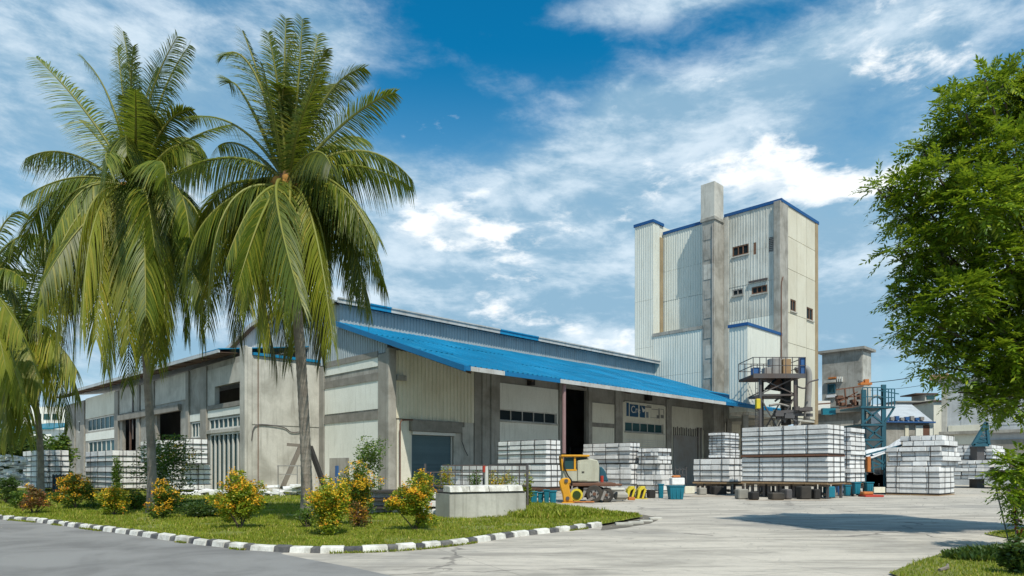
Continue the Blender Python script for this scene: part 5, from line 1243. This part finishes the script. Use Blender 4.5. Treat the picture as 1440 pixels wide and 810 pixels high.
# white tarpaulin on a teal frame
tc_ = thing('tarpaulin_shelter', 'sagging white tarpaulin stretched over a teal steel frame', 'shelter', (X(1240,44),44,0))
mb = MB(); nx = 9; top = [(1214,641,634),(1221,640,632),(1228,639,631),(1235,637,630),(1242,635,629),(1249,633,627),(1255,631,623),(1261,629,619),(1267,626,616)]
r0 = []; 
for (px, yf, yb2) in top:
    mb.v.append(tuple(P3(px,yf+2+math.sin(px)*1.0,43.4))); mb.v.append(tuple(P3(px,yb2,46))); mb.v.append(tuple(P3(px,yf+4+math.sin(px)*1.0,43.4)+Vector((0,0,-.02)))); mb.v.append(tuple(P3(px,yb2,46)+Vector((0,0,-.06))))
for i_ in range(len(top)-1):
    b = i_*4; mb.f += [(b,b+4,b+5,b+1),(b+2,b+3,b+7,b+6),(b,b+2,b+6,b+4),(b+1,b+5,b+7,b+3)]; mb.mi += [0]*4
mb.f += [(0,1,3,2),(len(mb.v)-4,len(mb.v)-2,len(mb.v)-1,len(mb.v)-3)]; mb.mi += [0,0]; mb.build('sheet','tarp',tc_)
m = MB()
for px in (1216,1244): m.bar((X(px,43.6),43.6,0),(X(px,43.6),43.6,Z(636,43.6)),.12)
m.bar(P3(1213,641,43.4),P3(1268,626,43.4),.1); m.bar(P3(1225,640,43.6),P3(1244,652,43.6),.12); m.bar(P3(1225,640,43.6),P3(1228,664,43.6),.1); m.bar(P3(1216,660,43.6),P3(1244,655,43.6),.08)
m.build('frame','teal_steel',tc_)
ck = MB(); r2 = random.Random(4)
for k in range(22): q = P3(1216+r2.uniform(0,28), 664+r2.uniform(0,26), 44.5); w_ = r2.uniform(.1,.4); ck.box(q.x-w_,q.x+w_,44.2,45,max(0,q.z-.3),max(.1,q.z+r2.uniform(0,.4)))
tag(ck.build('scrap_pile','steel_grey'), 'grey scrap piled beneath the white tarpaulin', 'scrap')
# planks and timbers leaning near the front palm
for (a,b,c,d_,mt,lab,w_) in ((393,685,424,625,'wood_grey','weathered timber prop leaning left of the front palm trunk',.28),(460,688,436,628,'dark','black timber prop leaning right of the front palm trunk',.26)):
    m = MB(); p0 = P3(a,b,44); p0.z = 0.0; m.bar(p0,P3(c,d_,44.6),w_); tag(m.build('timber_prop',mt),lab,'timber')
m = MB(); m.bar(P3(404,625,44.5),P3(428,627,44.5),.2); tag(m.build('timber_offcut','wood_grey'),'short dark timber crosspiece at the top of the left prop','timber')
sw = thing('saw_bench', 'thin metal bench frame standing left of the front palm trunk', 'bench', (X(410,43),43,0)); m = MB()
for a in (391,418): m.bar((X(a,43),43,0),(X(a,43),43,Z(655,43)),.06)
m.bar(P3(390,655,43),P3(437,655,43),.07); m.bar(P3(391,667,43),P3(418,667,43),.05); m.build('frame','steel_grey',sw)
gm = thing('mesh_crate', 'dark green mesh crate in front of the leftmost caged pack', 'crate', (X(87,43.5),43.5,0)); m = MB()
MB().box(X(75,43.5),X(99,43.5),43.5,44.2,0,Z(668,43.5)).build('body','teal_steel',gm)
for k in range(6): MB().box(X(75+k*4.8,43.5)-.02,X(75+k*4.8,43.5)+.04,43.42,43.498,0,Z(667,43.5)).build('bar','steel',gm)

# orange netting and posts at right edge
nt_ = thing('warning_post', 'thin post wrapped in torn red and orange netting at the right edge', 'post', tuple(G(1430,770)))
q = G(1430,772); m = MB(); m.bar((q.x,q.y,0),(q.x-.02,q.y,1.25),.04); m.build('post','steel_grey',nt_)
q2 = G(1420,768); m = MB(); m.bar((q2.x,q2.y,0),(q2.x-.1,q2.y+.3,1.3),.02); m.build('rod','steel',nt_)
r2 = random.Random(9)
for k in range(14):
    z0_ = .05+k*.085; m = MB(); m.bar((q.x+r2.uniform(-.07,.05),q.y-.03,z0_),(q.x+r2.uniform(-.05,.14),q.y+r2.uniform(-.05,.1),z0_+r2.uniform(.06,.2)),.035,.008); m.build('netting_strip',r2.choice(('orange','red','red')),nt_)

# ------------------------------------------------------------------ palms
def npv(v): return np.array([v[0],v[1],v[2]], dtype=float)
def frond_mesh(name, P0, P1, P2, leaf, seed, parent, mats, pairs=78, droop=.5, w=.042, up=None):
    r = np.random.default_rng(seed); P0, P1, P2 = npv(P0), npv(P1), npv(P2)
    s = np.linspace(.10, 1, pairs); c = lambda s: ((1-s)**2)[:,None]*P0 + (2*s*(1-s))[:,None]*P1 + (s**2)[:,None]*P2
    pos = c(s); tan = c(np.minimum(s+.01,1.01)) - c(s-.01); tan /= np.linalg.norm(tan,axis=1)[:,None]
    # side direction, transported along the rachis so it never flips
    ref = np.cross(P1-P0, P2-P1)
    if np.linalg.norm(ref) < 1e-3: ref = np.cross(P2-P0, np.array([0,0,1.]))
    if np.linalg.norm(ref) < 1e-3: ref = np.array([1.,0,0])
    ref /= np.linalg.norm(ref); tw_ = r.uniform(-.8,.8)
    side = ref[None,:] - tan*(tan@ref)[:,None]; side /= np.linalg.norm(side,axis=1)[:,None]
    nrm = np.cross(side, tan); side = side*math.cos(tw_) + nrm*math.sin(tw_)
    prof = np.clip(np.minimum((s-.02)*5, 1),0,1)*np.clip(1.08-(s**3.2)*.72, .2, 1)
    V = []; Fq = []; nb = 0
    for sg in (-1, 1):
        n = pairs; ln = leaf*prof*r.uniform(.85,1.1,n)
        fwd = .35+.75*s+r.uniform(-.12,.12,n); d = side*sg + tan*fwd[:,None] + np.array([0,0,-1.])*(.55*droop) + r.normal(0,.07,(n,3))
        d /= np.linalg.norm(d,axis=1)[:,None]; g = np.array([0,0,-1.])*droop*r.uniform(.7,1.3,n)[:,None]
        wd = np.cross(d, np.array([0,0,1.])[None,:]+.001); wd = tan*.9 + wd*.3; wd -= d*np.sum(wd*d,axis=1)[:,None]; wd /= np.linalg.norm(wd,axis=1)[:,None]
        fr_ = lambda q: pos + d*(ln*q)[:,None] + g*(ln*q*q*.85)[:,None]
        a, b, c_, e = fr_(0.0), fr_(.35), fr_(.7), fr_(1.0); ww = w*r.uniform(.8,1.2,n)[:,None]
        pts = np.stack([a-wd*ww*.35,a+wd*ww*.35,b-wd*ww*.5,b+wd*ww*.5,c_-wd*ww*.38,c_+wd*ww*.38,e-wd*ww*.06,e+wd*ww*.06],1)
        base = nb + np.arange(n)[:,None]*8; V.append(pts.reshape(-1,3)); nb += n*8
        for q in ((0,1,3,2),(2,3,5,4),(4,5,7,6)): Fq.append(base+np.array(q)[None,:])
    V = np.concatenate(V); Fq = np.concatenate(Fq); mi = np.zeros(len(Fq),int)
    # rachis
    sr = np.linspace(0,1,16); cp = c(sr); rad = .055*(1-sr)**.8+.008; n = 5; VV = []; FF = []
    for i_, p_ in enumerate(cp):
        t_ = cp[min(i_+1,15)]-cp[max(i_-1,0)]; t_ /= np.linalg.norm(t_); a = np.cross(t_, ref+np.array([.01,.02,.3])); a /= np.linalg.norm(a); b = np.cross(a,t_)
        for k in range(n): w_ = 2*math.pi*k/n; VV.append(p_+(a*math.cos(w_)+b*math.sin(w_))*rad[i_])
    for i_ in range(15):
        for k in range(n): FF.append((len(V)+i_*n+k,len(V)+i_*n+(k+1)%n,len(V)+(i_+1)*n+(k+1)%n,len(V)+(i_+1)*n+k))
    V = np.concatenate([V,np.array(VV)]); Fq = np.concatenate([Fq,np.array(FF)]); mi = np.concatenate([mi,np.ones(len(FF),int)])
    return numpy_mesh('frond', V, Fq, mats, parent, mi)
def palm(label, crown, Y, base, trunk_px, fronds, seed, scale=1.0, r0=.24, r1=.15, leafL=.85, extra=6, nuts=9, pairs=78, leafw=.042, shrink=1.0):
    rr = random.Random(seed); b = Vector(((base[0]-CX)/FPX*Y, Y, 0)); C0 = P3(crown[0], crown[1], Y)
    o = thing('coconut_palm', label, 'palm tree', (b.x, b.y, 0), 'coconut palms on the planted island')
    pts = [b] + [P3(a, c, Y) for a, c in trunk_px] + [C0 - Vector((0,0,.1))]; cur = catmull(pts, 40//max(1,len(pts)-1)+8); n = len(cur)
    cur2 = resample(cur, .07); n = len(cur2); rad = []
    for i_ in range(n):
        f_ = i_/n; q = r0*(1-f_)+r1*f_ + .09*math.exp(-f_*16); rad.append(q*(1+.045*((i_%3)==0)))
    m = MB(); m.tube(cur2, rad, 12); m.build('trunk','bark_palm',o)
    mpp = Y/FPX
    k = 0; fronds = list(fronds)
    for i_ in range(extra):
        a_ = 2*math.pi*(i_+rr.random())/extra; e_ = R((68,38,8,-18)[i_%4]+rr.uniform(-12,12)); Lp_ = rr.uniform(130,180)
        ca, sa = math.cos(a_), math.sin(a_); hx = math.cos(e_)*Lp_; vz = math.sin(e_)*Lp_
        drop = (30,70,120,110)[i_%4]
        if ca < -.25 and i_%4 < 2: continue
        fronds.append((crown[0]+ca*hx, crown[1]-vz+drop, crown[0]+ca*hx*.55, crown[1]-vz*.75-18, sa*hx, 1 if (i_%4 == 3 and rr.random() < .5) else 0))
    for (tx,ty,cx_,cy_,dd,kind) in fronds:
        tx = crown[0]+(tx-crown[0])*shrink; ty = crown[1]+(ty-crown[1])*(shrink if ty < crown[1] else 1); cx_ = crown[0]+(cx_-crown[0])*shrink
        tx += rr.uniform(-16,16); ty += rr.uniform(-10,10); cx_ += rr.uniform(-16,16); cy_ += rr.uniform(-14,10)
        tip = P3(tx,ty,Y+dd*mpp); ctl = P3(cx_,cy_,Y+dd*mpp*.6)
        tip.x += 0; mats = [('palm_leaf','palm_old_sunlit','palm_dry')[kind],'rachis']; dr_ = (1.0,1.4,1.5)[kind]
        if ty < crown[1]-60: dr_ = .38
        L_ = ((tip-ctl).length+(ctl-C0).length)
        frond_mesh('frond', C0+Vector((rr.uniform(-.1,.1),rr.uniform(-.1,.1),rr.uniform(-.15,.2))), ctl, tip, leafL*min(1.15,max(.7,L_/5.5)), seed*100+k, o, mats, pairs, dr_, leafw); k += 1
    m = MB(); m.tube([C0-Vector((0,0,.7)),C0-Vector((0,0,.3)),C0+Vector((0,0,.1)),C0+Vector((0,0,.7))],[.17,.27,.26,.1],10); m.build('crown_shaft','fibre',o)
    import bmesh as _b
    bm = _b.new(); _b.ops.create_icosphere(bm, subdivisions=2, radius=.13); me = bpy.data.meshes.new('coconut'); bm.to_mesh(me); bm.free(); me.materials.append(M['coconut'])
    for p_ in me.polygons: p_.use_smooth = True
    for i_ in range(nuts):
        c = bpy.data.objects.new('coconut', me); COL.objects.link(c); c.parent = o; a = rr.uniform(0,2*math.pi) if i_ > 5 else rr.uniform(3.6,5.8)
        c.location = C0 - Vector((b.x,b.y,0)) + Vector((math.cos(a)*.36, math.sin(a)*.36, rr.uniform(-.35,.15))); c.scale = (1,1,1.25)
    return o
# tip px,py, control px,py, depth offset (px at trunk distance, negative = towards the camera), kind
RP = [(390,20,398,120,10,0),(428,34,418,140,-20,0),(447,44,430,150,40,0),(452,60,430,120,-50,0),(306,76,350,55,-10,0),(342,48,372,110,30,0),(365,42,388,140,-40,0),
 (500,94,460,110,20,0),(554,128,490,150,-10,0),(577,246,500,165,20,0),(572,272,500,215,-30,0),(318,120,350,110,60,0),(470,120,440,110,80,0),
 (236,262,320,190,-30,0),(322,215,350,180,120,0),(257,392,262,262,-20,0),(296,455,300,230,40,0),(337,432,330,250,-110,1),(405,455,400,235,-150,1),(475,465,450,260,-90,1),
 (553,404,500,262,-20,0),(520,442,480,260,60,0),(373,505,345,300,20,2),(457,492,440,300,70,2),(430,470,420,300,130,0),(300,400,300,230,130,0),(540,340,490,220,130,0),
 (505,200,470,170,150,0),(280,170,330,150,150,0),(415,420,385,240,-190,0),(350,480,310,260,80,2),(490,420,470,250,130,0),
 (415,60,405,150,60,0),(376,90,385,160,-90,0),(440,110,420,170,-110,0),(400,510,372,300,60,2),(270,330,290,225,60,0),(350,430,345,250,-60,0),(330,465,325,240,60,0),(382,488,375,260,-60,1),(425,492,425,260,60,1),(452,470,445,250,-150,1),(500,440,480,250,20,0),(280,440,285,225,-80,0),(530,370,495,230,-80,0)]
palm('taller front coconut palm with its bare trunk on the lawn right of the annex corner', (403,262), 20.5, (432,737), [(430,640),(424,520),(417,430),(408,340)], RP, 1, extra=16, shrink=1.0, r0=.155, r1=.15, leafL=.92, nuts=14, pairs=104, leafw=.032)
LP = [(170,28,185,130,10,0),(58,67,140,150,-10,0),(117,78,160,130,30,0),(237,42,205,140,-30,0),(261,66,215,130,40,0),(273,145,235,160,-20,0),(47,224,110,185,20,0),(320,182,255,185,10,0),
 (32,286,100,235,-20,0),(20,360,60,235,30,0),(35,432,65,235,-60,1),(55,452,100,240,-110,1),(133,482,130,255,-160,1),(180,485,185,250,-160,1),(200,485,215,240,-100,1),(257,416,265,240,-60,1),
 (247,512,250,270,40,0),(300,485,280,260,20,0),(160,520,160,280,30,2),(100,500,110,270,60,2),(75,480,85,260,-30,1),(220,500,220,280,90,2),(190,60,190,150,-90,0),(150,70,165,150,90,0),(215,90,205,160,110,0),
 (90,160,140,170,110,0),(290,240,250,190,120,0),(60,300,100,210,130,0),(130,440,130,245,120,0),(280,380,270,230,120,0),(100,420,115,235,-140,1),(190,130,190,170,-150,0),(225,455,225,245,-140,1),(140,230,150,190,-200,0),(245,250,235,200,-190,0),(270,330,270,215,-120,0),(110,505,108,255,20,1),(150,512,148,255,-60,1),(172,535,172,270,60,0),(232,505,232,260,-40,1),(268,478,262,250,60,0),(82,470,88,250,40,1),(292,440,282,245,40,0),(60,420,70,235,80,0),(125,460,120,250,-180,1),(210,440,208,245,-200,0),(40,380,70,230,-60,0),(190,515,190,270,130,0),(300,400,290,235,-40,0)]
palm('left coconut palm with drooping yellow green fronds hiding the annex roof', (190,272), 24, (214,724), [(213,640),(208,540),(203,470),(195,360)], LP, 2, extra=18, shrink=.97, r0=.14, r1=.12, leafL=.98, nuts=14, pairs=104, leafw=.036)
TP = [(80,470,50,430,-10,0),(96,520,60,440,-40,1),(70,585,60,470,-60,1),(82,600,75,480,20,0),(20,400,25,430,30,0),(60,415,40,420,30,0),(-60,430,-20,420,10,0),(-70,520,-30,450,0,1),(-40,590,-20,480,-40,1),(10,610,10,500,-80,1),(40,610,35,490,-60,1),(30,570,25,480,80,0),(-20,380,0,430,50,0),(95,560,80,460,60,0),(5,540,10,470,-120,1),(50,540,45,460,-110,1),(-90,470,-40,430,70,0)]
palm('partly cropped coconut palm at the left edge above the caged pack', (22,478), 40, (57,694), [(57,640),(52,580),(38,520)], TP, 3, r0=.17, r1=.14, leafL=1.3, nuts=5, pairs=60, leafw=.08)
FP_ = [(30,350,0,370,0,0),(34,395,5,370,-30,0),(20,470,5,400,-50,1),(28,430,5,380,40,0),(-60,330,-30,370,0,0),(-90,420,-50,380,0,0),(0,520,-10,420,-60,1),(-50,520,-40,420,-40,1),(12,330,-10,360,50,0),(20,560,0,440,0,1)]
palm('farthest left coconut palm with only frond tips inside the picture', (-28,400), 33, (-40,705), [(-38,600),(-34,500)], FP_, 4, r0=.24, r1=.18, leafL=1.1, nuts=0, pairs=55, leafw=.06)

# ------------------------------------------------------------------ shrubs and trees
def leaf_cloud(centers, size, aspect, r, up=.3, fold=.25):
    """rhomb leaves: (n,4,3)"""
    n = len(centers); d = r.normal(0,1,(n,3)); d[:,2] = np.abs(d[:,2])*up + d[:,2]*.3; d /= np.linalg.norm(d,axis=1)[:,None]
    s = np.cross(d, r.normal(0,1,(n,3))); s /= np.linalg.norm(s,axis=1)[:,None]; L = (size*r.uniform(.6,1.25,n))[:,None]
    a = centers; b = centers+d*L*.5+s*L*aspect; c = centers+d*L; e = centers+d*L*.5-s*L*aspect
    return np.stack([a,b,c,e],1)
def shrub(name, label, px, pyb, pyt, wpx, seed, leaf='bush_leaf', flower='orange_flower', nfl=500, nleaf=2600, size=.085, cat='shrub', group=None, z0=LZ, trunk=0.0, tall=1.0, density=1.0, dx_=0):
    r = np.random.default_rng(seed); g0 = G(px, pyb, z0); Y = g0.y; mpp = Y/FPX; H0 = (pyb-pyt)*1.04*mpp; Rw = wpx/2*1.1*mpp
    o = thing(name, label, cat, (g0.x, g0.y, z0), group)
    # lumps give an uneven outline
    nl = 40; lump = r.normal(0,1,(nl,3)); lump /= np.linalg.norm(lump,axis=1)[:,None]; lump[:,2] = lump[:,2]*1.0
    rad = r.uniform(.25,1.15,nl); cz = z0+H0*(.5+trunk/2); hz = H0*(.5-trunk/2)
    cen = np.stack([g0.x+dx_*mpp+lump[:,0]*Rw*rad*.78, g0.y+lump[:,1]*Rw*rad*.78, cz+lump[:,2]*hz*rad*.85],1)
    nleaf = int(nleaf*1.7); nfl = int(nfl*1.5); k = r.integers(0,nl,nleaf); q = r.normal(0,1,(nleaf,3)); q /= np.linalg.norm(q,axis=1)[:,None]; rr_ = r.uniform(.35,1,nleaf)**.6
    lr = np.array([Rw*.32,Rw*.32,hz*.36])*r.uniform(.6,1.25); cc = cen[k]+q*rr_[:,None]*lr; cc = cc[cc[:,2] > z0+.02]
    cc[:,2] = np.minimum(cc[:,2], z0+H0)
    V = leaf_cloud(cc, size, .24, r).reshape(-1,3); numpy_mesh('foliage', V, np.arange(len(V)).reshape(-1,4), [leaf], o)
    if flower:
        # blossom clusters on the outside
        nc = max(6, nfl//14); k = r.integers(0,nl,nc); q = r.normal(0,1,(nc,3)); q[:,2] = np.abs(q[:,2]); q[:,1] -= .3; q /= np.linalg.norm(q,axis=1)[:,None]
        fc = cen[k]+q*lr*1.02; fc[:,2] = np.minimum(fc[:,2], z0+H0+.02); pts = (fc[:,None,:]+r.normal(0,size*.55,(nc,14,3))).reshape(-1,3); pts = pts[pts[:,2] > z0+.03]
        V = leaf_cloud(pts, size*.75, .33, r, up=.8).reshape(-1,3); numpy_mesh('blossom', V, np.arange(len(V)).reshape(-1,4), [flower], o)
    m = MB()
    for i_ in range(6):
        c = cen[i_*3]; m.tube([(g0.x+r.uniform(-.05,.05),g0.y+r.uniform(-.05,.05),z0-.02),((g0.x+c[0])/2+r.uniform(-.05,.05),(g0.y+c[1])/2,(z0+c[2])/2),(c[0],c[1],c[2])],[.02,.014,.006],5)
    m.build('stem','bark',o); return o
gf_ = 'flowering shrubs along the kerb'
shrub('flowering_shrub','rounded shrub thick with orange blossom before the caged pack',106,716,671,50,101,flower='orange_flower',nfl=1500,nleaf=3600,group=gf_)
shrub('flowering_shrub','small shrub with yellow blossom between two larger orange shrubs',160,724,684,36,102,leaf='lime_leaf',flower='yellow_flower',nfl=700,nleaf=2200,group=gf_)
shrub('green_shrub','low plain green shrub right of the small yellow flowering shrub',190,718,690,34,103,flower='yellow_flower',nfl=60,nleaf=1800)
shrub('flowering_shrub','orange flowering shrub at the foot of the tall leafy shrub',229,729,680,42,104,flower='orange_flower',nfl=1000,nleaf=2600,group=gf_)
shrub('tall_green_shrub','tall loose dark green shrub in front of the caged packs',240,712,616,88,105,leaf='bush_leaf',flower='yellow_flower',nfl=80,nleaf=2600,size=.12,trunk=.15)
shrub('flowering_shrub','large orange and lime shrub in front of the barred gate',338,743,666,68,106,leaf='lime_leaf',flower='orange_flower',nfl=1500,nleaf=5200,size=.075,group=gf_)
shrub('green_shrub','low dark green hedge clump left of the large orange and lime shrub',290,727,703,62,107,leaf='bush_dark',flower=None,nleaf=2600)
shrub('flowering_shrub','yellow topped shrub immediately right of the front palm trunk',463,752,676,62,108,leaf='lime_leaf',flower='yellow_flower',nfl=1700,nleaf=4800,size=.07,group=gf_)
shrub('flowering_shrub','leggy orange yellow shrub left of the low white slabs',504,738,655,58,109,leaf='bush_leaf',flower='yellow_flower',nfl=1300,nleaf=3200,size=.075,group=gf_,trunk=.12)
shrub('flowering_shrub','dense round yellow and orange shrub beside the concrete planter',584,745,668,74,110,leaf='lime_leaf',flower='orange_flower',nfl=1500,nleaf=5600,size=.07,group=gf_)
shrub('sapling','slender light green sapling against the pale panelled wall',522,700,617,50,111,leaf='bush_leaf',flower=None,nleaf=1300,size=.14,trunk=.35,dx_=-2,cat='sapling')
shrub('red_shrub','small reddish brown leaved shrub near the left end of the kerb',48,722,684,42,112,leaf='red_leaf',flower='orange_flower',nfl=90,nleaf=1300)
shrub('green_shrub','dark green bush cut off by the left edge',10,708,670,34,113,leaf='bush_dark',flower=None,nleaf=2400)
shrub('green_shrub','pale green low bush left of the reddish shrub',30,716,692,30,118,leaf='bush_leaf',flower=None,nleaf=1300)
shrub('column_shrub','thin upright green plant before the annex caged pack',164,700,638,13,114,leaf='bush_leaf',flower=None,nleaf=1300,size=.1)
shrub('planter_plant','yellow flowering plant behind the left end of the planter',628,712,655,30,115,leaf='lime_leaf',flower='yellow_flower',nfl=260,nleaf=500,size=.08,trunk=.3,cat='plant')
shrub('planter_plant','yellow green plant rising behind the middle of the planter',704,714,662,42,116,leaf='lime_leaf',flower='yellow_flower',nfl=420,nleaf=1000,size=.08,trunk=.2,cat='plant')
shrub('planter_plant','green plant at the right end of the planter',742,712,668,18,117,leaf='lime_leaf',flower='yellow_flower',nfl=60,nleaf=700,size=.08,cat='plant')
shrub('planter_plant','small green plant behind the railing left of the white pipe post',668,712,664,20,119,leaf='bush_leaf',flower=None,nleaf=420,size=.09,trunk=.3,cat='plant')
shrub('red_shrub','knee high reddish twiggy plant beneath the leggy orange shrub',506,742,705,34,120,leaf='red_leaf',flower='orange_flower',nfl=260,nleaf=900,size=.06)
shrub('green_shrub','small green tuft at the base of the front palm trunk',432,742,712,30,121,leaf='bush_leaf',flower=None,nleaf=600,size=.06)
shrub('background_bush','round green bush behind the leftmost caged pack',85,687,612,34,122,leaf='bush_leaf',flower=None,nleaf=2600,size=.3,cat='bush',z0=0)
shrub('background_tree','dark green bushes filling the gap below the left palms',20,676,600,110,123,leaf='bush_dark',flower=None,nleaf=5000,size=.6,cat='tree',z0=0)

# leafy tree at the right
def leafy(name, label, clumps, base, Y, seed, cat, per=55, leafm='tree_leaf', lsize=.17, sprayL=.7, z_t=None, trunk_r=.28, fork=None):
    r = np.random.default_rng(seed); o = thing(name, label, cat, (base[0], base[1], 0)); m = MB(); bx, by = base
    top = Vector((bx,by,fork or 3.0)); m.tube([(bx,by,-.05),(bx-.03,by,(fork or 3)*.5),tuple(top)],[trunk_r*1.25,trunk_r,trunk_r*.8],10)
    VV = []
    for (px,py,rp,dY) in clumps:
        Yc = Y+dY; c = np.array(P3(px,py,Yc)); R_ = rp/FPX*Yc; n = max(6,int(per*(R_**2)*(1.15)))
        q = top.lerp(Vector(c),.55)+Vector((0,0,.3)); m.tube([tuple(top),tuple(q),tuple(c)],[trunk_r*.28,trunk_r*.14,.02],6)
        d = r.normal(0,1,(n,3)); d /= np.linalg.norm(d,axis=1)[:,None]; rr_ = r.uniform(.15,1,n)**.6
        st = c+d*(rr_*R_*.64)[:,None]*np.array([1,1,.85])
        out = d*np.array([1,1,.55])+np.array([0,0,.05])+r.normal(0,.35,(n,3)); out /= np.linalg.norm(out,axis=1)[:,None]
        nl = 9; sd_ = np.cross(out,np.array([0,0,1.])+r.normal(0,.25,(n,3))); sd_ /= np.linalg.norm(sd_,axis=1)[:,None]
        SL = sprayL*r.uniform(.6,1.15,n)
        for i_ in range(nl):
            f_ = (i_+1)/nl; pos = st+out*(SL*f_)[:,None]+np.array([0,0,-1.])*(SL*f_*f_*.25)[:,None]
            for sg in ((-1,1) if i_ < nl-1 else (0,)):
                dd = out*.65+sd_*sg*.85+r.normal(0,.16,(n,3))+np.array([0,0,-.18]); dd /= np.linalg.norm(dd,axis=1)[:,None]
                w_ = np.cross(dd,np.cross(sd_,out)+r.normal(0,.25,(n,3))); w_ /= np.linalg.norm(w_,axis=1)[:,None]; L_ = (lsize*(1-.3*abs(f_-.5))*r.uniform(.75,1.2,n))[:,None]
                VV.append(np.stack([pos,pos+dd*L_*.45+w_*L_*.17,pos+dd*L_,pos+dd*L_*.45-w_*L_*.17],1).reshape(-1,3))
    V = np.concatenate(VV); numpy_mesh('crown', V, np.arange(len(V)).reshape(-1,4), [leafm], o); m.build('trunk','bark',o); print(name,'leaves',len(V)//4); return o
cl = [(1408,118,34,0),(1385,112,20,-.6),(1432,140,50,.6),(1358,160,34,-.4),(1340,142,20,.3),(1330,196,26,.5),(1372,205,50,0),(1425,215,60,-1),(1300,216,22,.4),(1320,250,42,-.5),(1278,262,26,0),(1246,262,17,.5),(1234,266,10,.4),
 (1272,300,30,.6),(1320,300,48,0),(1378,285,60,-1.2),(1430,300,60,.5),(1300,345,40,-.3),(1350,355,55,.8),(1415,370,60,-.8),(1282,372,24,.3),(1300,400,36,0),(1350,415,50,-1),(1410,430,60,.5),(1284,428,24,.6),(1278,455,16,0),(1310,455,36,-.5),
 (1362,470,50,.3),(1418,490,52,-.6),(1318,492,24,.2),(1304,512,14,-.2),(1345,515,24,-.4),(1385,535,34,.4),(1430,545,40,-.3),(1362,562,16,.2),(1348,552,16,-.2),(1395,560,22,-.4),(1432,572,22,.2),
 (1262,345,14,0),(1258,415,12,.2),(1262,470,12,0),(1480,150,70,0),(1490,260,90,1),(1500,380,90,-1),(1490,500,90,.5),(1560,300,110,0),(1580,450,110,0),(1550,180,80,.5),(1440,92,16,0),(1500,100,50,0)]
leafy('leafy_tree','large bright green feathery leaved tree filling the right edge', cl, (14.2,17.4), 16.2, 31, 'tree', per=215, lsize=.16, sprayL=.56)
cl2 = [(1420,655,24,0),(1438,640,22,.3),(1408,662,13,-.2),(1436,690,24,.2),(1416,690,14,-.3),(1440,720,18,0),(1460,670,34,.2),(1440,745,16,.1)]
leafy('leafy_bush','leafy bush hanging into the right edge below the big tree', cl2, (11.0,13.6), 13.5, 32, 'bush', per=330, lsize=.13, sprayL=.35, trunk_r=.05, fork=.6)
shrub('verge_plant','dark leafy plant in the grass under the orange post',1425,806,757,50,130,leaf='bush_dark',flower=None,nleaf=1500,size=.08,cat='plant',z0=.03)
print('blocks', NBLK, 'objects', len(bpy.data.objects))
